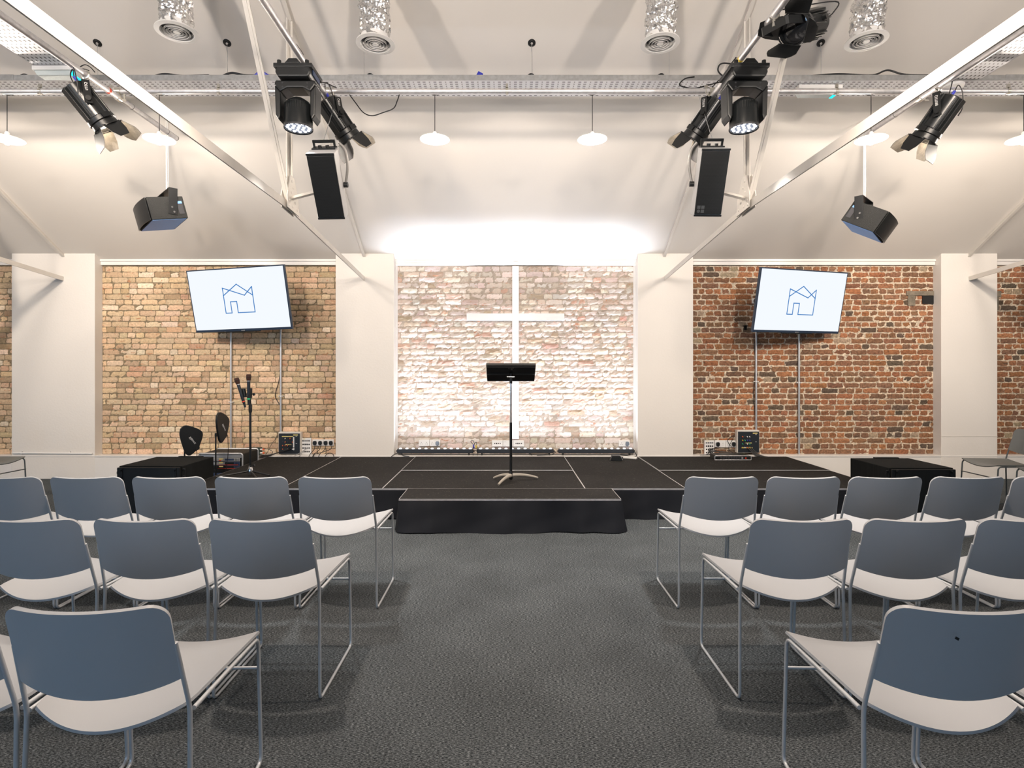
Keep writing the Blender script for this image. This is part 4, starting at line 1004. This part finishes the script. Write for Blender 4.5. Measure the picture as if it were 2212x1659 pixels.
M['greyp'] = mat('grey_plug', (.16, .19, .23), .4)
socket(928.5, 950, 951, 963, 'white double wall socket at the left of the middle bay, with one grey plug', 2, (1,), pcol='greyp')
socket(1336, 951, 1360, 964, 'white double wall socket at the right end of the middle bay, with one grey plug', 2, (1,), pcol='greyp')
socket(1543, 951, 1566, 966, 'white double wall socket on the red brick wall, plug at its left', 2, (0,))
socket(1566.5, 951, 1588, 966, 'white double wall socket on the red brick wall, plug beside the black patch box', 2, (1,))
socket(1623.5, 645, 1636, 656, 'small white wall socket half hidden behind the right television', 1, (0,))
def plate(px0, py0, px1, py1, label, kind):
    (xa, za), (xb, zb) = wp(px0, py0), wp(px1, py1); w, h = xb-xa, za-zb
    t = thing('connector_plate', label, 'wall plate', ((xa+xb)/2, YW, (za+zb)/2), group='small connector plates below the cross')
    MB().box((0, -.012, 0), (w, .024, h)).build('plate', M['white'], t, smooth=0, bevel=.002)
    m = MB()
    if kind:
        for k in range(4):
            cx = -w*.25+k*w*.17
            if k == 1: m.box((cx, -.0245, 0), (.018, .002, .018))
            else: m.cyl((cx, -.024, 0), (cx, -.026, 0), .008, n=12)
    else: m.box((-w*.3, -.0245, h*.25), (.006, .002, .006)).box((w*.2, -.0245, -h*.1), (.01, .002, .005)).box((-w*.3, -.0245, -h*.3), (.006, .002, .006))
    m.build('connectors', M['blk'], t, smooth=0)
plate(1063, 951, 1086, 964, 'white plate with four connectors, left one below the cross', 1)
plate(1086.5, 951, 1108.5, 964, 'plain white plate behind the music stand tube below the cross', 0)
plate(1109, 951, 1132, 964, 'white plate with four connectors, right one below the cross', 1)

def patch(px0, py0, px1, py1, side, label, rows, depth=.10):
    Y = YB-depth; (xa, za), (xb, zb) = wp(px0, py0, Y), wp(px1, py1, Y); w, h = xb-xa, za-zb
    t = thing('patch_box', label, 'connection box', ((xa+xb)/2, YW, (za+zb)/2))
    MB().box((0, -depth/2+.004, .004), (w+.01, depth-.016, h+.012)).build('casing', M['offw'], t, smooth=0, bevel=.003)
    MB().box((0, -depth+.008, -.002), (w-.004, .006, h-.012)).build('black_panel', M['boxf'], t, smooth=0)
    yy = -depth+.003; r = random.Random(int(px0)); cols = {}
    for j in range(rows):
        for i in range(5 if side < 0 else 4):
            cx = -w*.30+i*w*(.115 if side < 0 else .11); cz = h*.26-j*h*.165
            cols.setdefault('sockets', MB()).cyl((cx, yy, cz), (cx, yy-.004, cz), .0095, n=10)
            k = r.choice(['org', 'white', 'blk', 'blk', 'org'] if side < 0 else ['white', 'blk', 'blue', 'yel', 'org', 'green'])
            if k != 'blk': cols.setdefault(k, MB()).cyl((cx, yy-.003, cz-.004), (cx+.003, yy-.016, cz-.010), .006, n=8)
    MB().box((w*.30, yy-.001, h*.40), (w*.22, .002, .012)).box((-w*.05 if side < 0 else -w*.0, yy-.001, -h*.05), (w*.30, .002, .010)).box((-w*.08, yy-.001, h*.33 if side < 0 else -h*.27), (w*.52, .002, .010)).build('label_tape', M['labely'], t, smooth=0)
    if side < 0: MB().box((w*.21, yy-.001, .0), (.018, .002, h*.62)).build('label_strip', M['white'], t, smooth=0)
    nm = {'sockets': 'sockets', 'org': 'orange_plugs', 'white': 'white_plugs', 'blue': 'blue_plugs', 'yel': 'yellow_plugs', 'green': 'green_plugs'}
    for k, m in cols.items(): m.build(nm[k], M['ventd' if k == 'sockets' else k], t)
    MB().box((w*.34, yy-.001, h*.335), (.022, .002, .004)).box((w*.34, yy-.001, 0), (.02, .002, .004)).build('small_print', M['txt'], t, smooth=0)
    return t
M['boxf'] = mat('black_box_front', (.014, .018, .024), .4)
patch(602, 935, 648, 981, -1, 'black patch panel box full of orange and white plugs on the tan brick wall', 4)
patch(1594, 931, 1640, 978, 1, 'black patch panel box with coloured plugs on the red brick wall', 4)
def wallplate(px0, py0, px1, py1, label):
    (xa, za), (xb, zb) = wp(px0, py0), wp(px1, py1); w, h = xb-xa, za-zb
    t = thing('input_wall_plate', label, 'wall plate', ((xa+xb)/2, YW, (za+zb)/2))
    MB().box((0, -.018, 0), (w, .036, h)).build('plate', M['white'], t, smooth=0, bevel=.002)
    m = MB()
    for j in range(4):
        for i in range(4):
            cx = -w*.30+i*w*.20; cz = h*.34-j*h*.225
            if j == 0 or (j == 1 and i in (1, 2)): m.box((cx, -.037, cz), (.020, .002, .020))
            else: m.cyl((cx, -.036, cz), (cx, -.038, cz), .010, n=12)
    m.build('connectors', M['blk'], t, smooth=0)
    q = MB()
    for i in range(4): q.box((-w*.30+i*w*.20, -.0385, h*.34), (.008, .001, .008))
    q.build('port_inserts', M['white'], t, smooth=0)
    MB().box((-w*.2, -.0365, h*.46), (.03, .001, .007)).build('label_tape', M['labely'], t, smooth=0)
wallplate(652.5, 946, 674, 980.5, 'white panel with sixteen connectors beside the black patch box on the tan wall')
wallplate(1520, 951, 1541, 982, 'white panel with sixteen connectors on the red brick wall near the pillar')
t = thing('stage_box', 'small dark green connector box with red and white plugs on the ledge, left', 'connection box', (-3.45, 7.72, .318))
MB().box((0, 0, .052), (.20, .085, .10)).build('body', M['dgreen'], t, smooth=0, bevel=.004)
for z in (.078, .03): MB().cyl((.10, -.02, z), (.135, -.02, z), .012, n=10).build('white_plug', M['white'], t); MB().cyl((.135, -.02, z), (.155, -.02, z), .013, n=10).build('orange_plug', M['org'], t)
t = thing('rack_mixer', 'long black rack device with a red display lying on the stage by the right pillar', 'audio device', (2.925, 7.45, .302))
MB().box((0, .0, .036), (.44, .22, .060)).build('body', M['blkm'], t, smooth=0, bevel=.003)
MB().tube(fillet([(-.235, -.115, .01), (-.235, -.115, .062), (.235, -.115, .062), (.235, -.115, .01), (-.235, -.115, .01)], .01, 3), .004, 6).build('front_frame', M['silver'], t)
m = MB()
for i in range(9): m.box((-.15+i*.033, -.112, .036), (.024, .006, .026))
m.build('front_sockets', M['ventd'], t, smooth=0); MB().box((.165, -.113, .032), (.018, .005, .02)).build('red_display', M['red'], t, smooth=0)
MB().cyl((.12, -.11, .034), (.12, -.118, .034), .012, n=12).build('round_button', M['silver'], t)
t = thing('direct_box', 'small black wedge-shaped connector box on the stage below the right batten', 'audio device', (1.415, 7.36, .302), (0, 0, R(-6)))
MB().prism([(-.078, 0), (-.05, .068), (.05, .068), (.078, 0)], -.06, .05, 'y').build('body', M['blk'], t, smooth=0, bevel=.003)
MB().box((.072, -.005, .036), (.006, .09, .05), (0, -.38, 0)).build('side_panel', M['silver'], t, smooth=0)
t = thing('mains_adapter', 'flat white plastic adapter lying on the stage against the right pillar', 'adapter', (1.64, 7.50, .302), (0, 0, R(-28)))
MB().prism([(-.10, 0), (.08, 0), (.08, .026), (-.10, .026)], -.03, .03, 'y').build('body', M['white'], t, smooth=0, bevel=.006)

# conduits on the walls
def conduit(px, py0, py1, label, clips=(), y=YB-.03, r=.0145):
    x, za = wp(px, py0, y); _, zb = wp(px, py1, y); t = thing('wall_conduit', label, 'conduit', (x, y, zb), group='vertical conduits below the televisions')
    MB().cyl((0, 0, 0), (0, 0, za-zb), r, n=14).build('pipe', M['silver'], t)
    for c in clips:
        z = wp(px, c, y)[1]-zb; m = MB().lathe([(r+.001, -.006), (r+.004, -.006), (r+.004, .006), (r+.001, .006)], 14, Matrix.Translation((0, 0, z)), close=False)
        m.cyl((-.028, -.004, z), (-.028, .02, z), .007, n=8).cyl((.028, -.004, z), (.028, .02, z), .007, n=8); m.build('saddle_clip', M['white'], t)
conduit(499, 690, 984.5, 'grey conduit from the left television down to the rack case, the one farther left', (868.5,))
conduit(606.5, 690, 936, 'grey conduit from the left television down to the black patch box', (855.5,))
conduit(1633.5, 690, 931, 'grey conduit from the right television down to the black patch box', (824,))
conduit(1726, 690, 984.5, 'grey conduit from the right television down to the ledge', (826.5,))
cv = [wp(599+dx, py, YB-.022) for dx, py in ((7, 800), (3, 825), (-3, 845), (-4, 858), (6, 876))]
cable('loose_cable', [(x, YB-.022, z) for x, z in cv], .0045, M['rub'], 'black cable bulging out beside the conduit below the left television', group='loose wall cables')
cable('loose_cable', [(wp(1630, py, YB-.022)[0]+.012*math.sin(py*.05), YB-.022, wp(0, py, YB-.022)[1]) for py in range(722, 932, 14)], .0045, M['rub'], 'black cable hanging beside the conduit below the right television', group='loose wall cables')
t = thing('wall_hook', 'small black bracket on the red brick wall left of the right television', 'bracket', (wp(1609, 708)[0], YW, wp(1609, 708)[1]))
MB().box((0, -.012, 0), (.035, .024, .055)).box((0, -.022, .026), (.048, .04, .008)).build('hook_body', M['blkm'], t, smooth=0)
# horizontal white conduit on the far left pillar
t = thing('skirting_conduit', 'thin white conduit running low across the far left pillar', 'conduit', (-6.1, YF-.012, .352))
MB().tube([(-.57, 0, .0), (.50, 0, -.006)], .009, 8).build('pipe', M['white'], t)
for x in (-.45, .20): MB().lathe([(.0095, -.006), (.013, -.006), (.013, .006), (.0095, .006)], 12, Matrix.Translation((x, 0, -.003)) @ Matrix.Rotation(PI/2, 4, 'Y'), close=False).cyl((x, -.004, .026), (x, .012, .026), .006, n=8).build('saddle_clip', M['white'], t)

# ------------------------------------------------------------------ loose cables
def ledgecable(pts, label, r=.0045, m='rub', grp='loose cables by the patch boxes'):
    cable('loose_cable', [(wp(a, b, y)[0], y, wp(a, b, y)[1]) for a, b, y in pts], r, M[m], label, group=grp)
for (sx, sy), (ex, ey), w in (((680, 964), (667, 986), 'first'), ((692, 964), (675, 986), 'second'), ((703, 964), (688, 986), 'third'), ((715.5, 964), (677, 986), 'fourth')):
    ledgecable([(sx, sy, 7.765), (sx-1, sy+6, 7.74), ((sx+ex)/2, (sy+ey)/2+2, 7.70), (ex+3, ey-5, 7.66), (ex, ey+1, 7.62)], 'black mains lead hanging from the %s plug from the left beside the tan wall pillar' % w)
ledgecable([(702, 986.5, 7.6), (706, 981, 7.66), (712, 979, 7.68), (719, 981, 7.66), (721, 986, 7.6)], 'black cable hoop at the stage edge, left of the pillar left of the cross')
for k in range(8):
    ledgecable([(612+k*3.5, 962+(k % 3)*4, 7.715), (611+k*1.5, 972, 7.69), (600-k*2, 978+k*.5, 7.68), (585-k*3, 984, 7.655), (572-k*2, 988+k*.3, 7.60)], 'black leads fanning from the left patch box down onto the stage edge', .0038)
ledgecable([(602, 940, 7.79), (590, 955, 7.78), (583, 966, 7.76), (577, 978, 7.70), (571, 986, 7.64)], 'single thin black lead running down the tan wall left of the patch box', .003)
ledgecable([(560, 968, 7.70), (575, 969, 7.70), (588, 975, 7.70), (584, 982, 7.68), (560, 984, 7.67), (548, 978, 7.68)], 'black lead looping from the green box along the ledge', .004)
ledgecable([(664, 966, 7.78), (655, 975, 7.72), (646, 986, 7.64)], 'pale grey lead hanging from the white connector panel, left one', .0055, 'greyc')
ledgecable([(662, 968, 7.76), (648, 978, 7.70), (634, 986, 7.64)], 'thin grey lead hanging from the white connector panel, right one', .003, 'greyc')
for k in range(6):
    ledgecable([(1612+k*2, 964+(k % 2)*3, 7.715), (1622+k*2, 975, 7.69), (1630+k*2.5, 983, 7.66), (1645+k*4, 987+(k % 2)*1., 7.62), (1660+k*4, 988, 7.60)], 'black leads spilling from the right patch box onto the stage edge', .004)
for k in range(4):
    ledgecable([(1545+k, 966, 7.76), (1543-k*4, 972+k, 7.72), (1552+k*5, 976, 7.70), (1575+k*4, 984-k, 7.66), (1610+k*6, 987, 7.60)], 'black leads running from the socket plug along the ledge at the red wall', .0042)
for k in range(3):
    ledgecable([(1532+k*4, 968, 7.775), (1536-k*3, 974, 7.74), (1528+k*6, 981, 7.68), (1520-k*4, 983, 7.62)], 'black leads dropping from the white connector panel to the long rack device', .004)
ledgecable([(1580, 966, 7.76), (1572, 951, 7.77), (1586, 941, 7.775), (1574, 968, 7.75), (1583, 978, 7.72), (1594, 986, 7.66)], 'black cable looped over the sockets beside the right patch box', .004)
ledgecable([(845, 986.5, 7.64), (853, 981, 7.665), (862, 979, 7.68), (872, 984.5, 7.66), (884, 986, 7.65)], 'black cable curling at the left end of the left batten', .005, grp='cables along the battens')
ledgecable([(860, 981, 7.672), (950, 981.5, 7.672), (1030, 982, 7.672), (1120, 981, 7.672), (1210, 982, 7.672), (1300, 981.5, 7.672), (1368, 981, 7.672)], 'long black cable lying on the ledge in front of the battens', .0055, grp='cables along the battens')
ledgecable([(1150, 983.5, 7.668), (1143, 980, 7.675), (1165, 977.5, 7.68), (1185, 979, 7.675), (1200, 976, 7.68), (1190, 982, 7.67), (1160, 984, 7.667)], 'black cable coil on the ledge under the middle batten', .0045, grp='cables along the battens')
ledgecable([(1366, 972, 7.68), (1372, 978, 7.67), (1375, 985, 7.64), (1366, 987, 7.60), (1352, 984, 7.66), (1340, 983, 7.67)], 'black cables bunched at the right end of the right batten', .006, grp='cables along the battens')
# cable loop hanging under the long tray, and cables lying on it
def air(pts, y, label, r=.005, grp='cables at the overhead tray', m='rub'):
    cable('hanging_cable', [((a-1095)/1225*(y if len(p) == 0 else p[0]), (y if len(p) == 0 else p[0]), 1.47-(b-800)/1225*(y if len(p) == 0 else p[0])) for a, b, *p in pts], r, M[m], label, group=grp)
air([(752, 200), (768, 222), (785, 243), (804, 250), (828, 243), (850, 234), (858, 218), (864, 200)], 5.25, 'black cable hanging in a deep loop below the long tray left of the centre')
air([(1500, 166), (1480, 170), (1468, 182), (1478, 188), (1500, 191), (1530, 184), (1560, 176), (1600, 167)], 4.96, 'black cable looping in front of the tray beside the right moving head', .006)
air([(1596, 140), (1560, 137), (1551, 152), (1565, 166), (1585, 168)], 4.55, 'black cable arching beside the right moving head base', .006)
air([(1590, 124), (1572, 150), (1584, 160), (1600, 150), (1612, 138)], 4.45, 'tangled black cables around the pipe above the right moving head', .005)
air([(612, 150), (600, 153), (604, 164), (608, 172)], 4.35, 'short black lead at the left moving head base', .0045)
air([(640, 95), (655, 118), (648, 130), (640, 118), (634, 105)], 4.33, 'thin black safety wire round the pipe above the left moving head', .0025)
air([(205, 156), (195, 145), (183, 140), (170, 146)], 4.8, 'black cable arching above the left pipe near the emergency light', .004)
air([(45, 170), (44, 163), (52, 160), (61, 164), (62, 176)], 5.15, 'black cable hoop standing on the long tray at the far left', .0045)
cable('tray_cable', [(2.7, 5.14, 4.135), (3.0, 5.13, 4.15), (3.3, 5.13, 4.14), (3.45, 5.14, 4.19), (3.6, 5.12, 4.14), (3.95, 5.13, 4.14)], .008, M['rub'], 'black cable lying along the tray edge right of the right moving head', group='cables lying on the overhead tray')
cable('tray_cable', [(-3.3, 5.18, 4.12), (-3.12, 5.14, 4.15), (-2.95, 5.16, 4.145), (-2.7, 5.14, 4.14)], .013, M['rub'], 'thick black cable bundle on the tray between the left ducts', group='cables lying on the overhead tray')
cable('tray_cable', [(-2.62, 5.16, 4.13), (-2.5, 5.14, 4.165), (-2.38, 5.15, 4.15), (-2.2, 5.14, 4.14), (-2.05, 5.14, 4.14)], .010, M['rub'], 'black cable bundle on the tray left of the left moving head', group='cables lying on the overhead tray')
cable('tray_cable', [(-2.28, 5.13, 4.13), (-2.22, 5.12, 4.16), (-2.15, 5.14, 4.13)], .014, M['blue'], 'blue cable plug lying on the tray left of the left moving head', group='cables lying on the overhead tray')
t = tag(MB().box((0, 0, 0), (.05, .03, .04), (0, .5, 0)).build('cable_tag', M['blue'], bevel=.004, loc=(-.245, 5.135, 4.145)), 'small blue plug showing above the tray edge near the centre', 'connector')
# ------------------------------------------------------------------ unseen lights over the seats, plus added fill
for x, y, p in ((-1.50, 2.80, 190), (1.72, 2.80, 190)):
    lamp('SPOT', (x, y, 3.6), p, NEUT, .06, (0, 0, 0), cone=R(125), blend=.8)
for x in (-5.7, -2.9, -.5, .7, 3.1, 5.9):
    lamp('POINT', (x, 2.35, 3.32), 14, WARM, .05); lamp('POINT', (x, .6, 3.50), 3, WARM, .05)
for x in (-5.8, -2.7, .1, 2.9, 6.1):
    v = Vector((x, 1.2, 3.55)); lamp('SPOT', v, 210, (1., .87, .75), .10, aim(Vector((x*1.02, 5.3, 4.5))-v), cone=R(105), blend=.9)  # unseen uplights added to brighten the ceiling slope
for x, tx, p in ((-5.3, -5.6, 430), (-2.6, -3.2, 190), (-.7, -.9, 110), (1.0, 1.2, 110), (2.9, 3.6, 190), (5.4, 5.8, 430)):
    v = Vector((x, 2.5, 3.7)); lamp('SPOT', v, p, WARM, .08, aim(Vector((tx, 7.7, 1.9))-v), cone=R(62), blend=.7)  # unseen wash spots added to brighten the stage wall and pillars
w = bpy.data.worlds.new('world'); S.world = w; w.use_nodes = True
w.node_tree.nodes['Background'].inputs[0].default_value = (.8, .86, 1, 1); w.node_tree.nodes['Background'].inputs[1].default_value = .0

# ------------------------------------------------------------------ camera
cd = bpy.data.cameras.new('camera'); co = bpy.data.objects.new('camera', cd); COL.objects.link(co)
co.location = (0, 0, 1.47); co.rotation_euler = (PI/2, 0, 0); cd.sensor_width = 36; cd.lens = 1225/2212*36
cd.shift_x = (1106-1095)/2212; cd.shift_y = -(829.5-800)/2212; cd.clip_start = .05
S.camera = co
S.view_settings.view_transform = 'Standard'; S.view_settings.look = 'None'; S.view_settings.gamma = 1; S.view_settings.use_curve_mapping = False
S.view_settings.exposure = .38
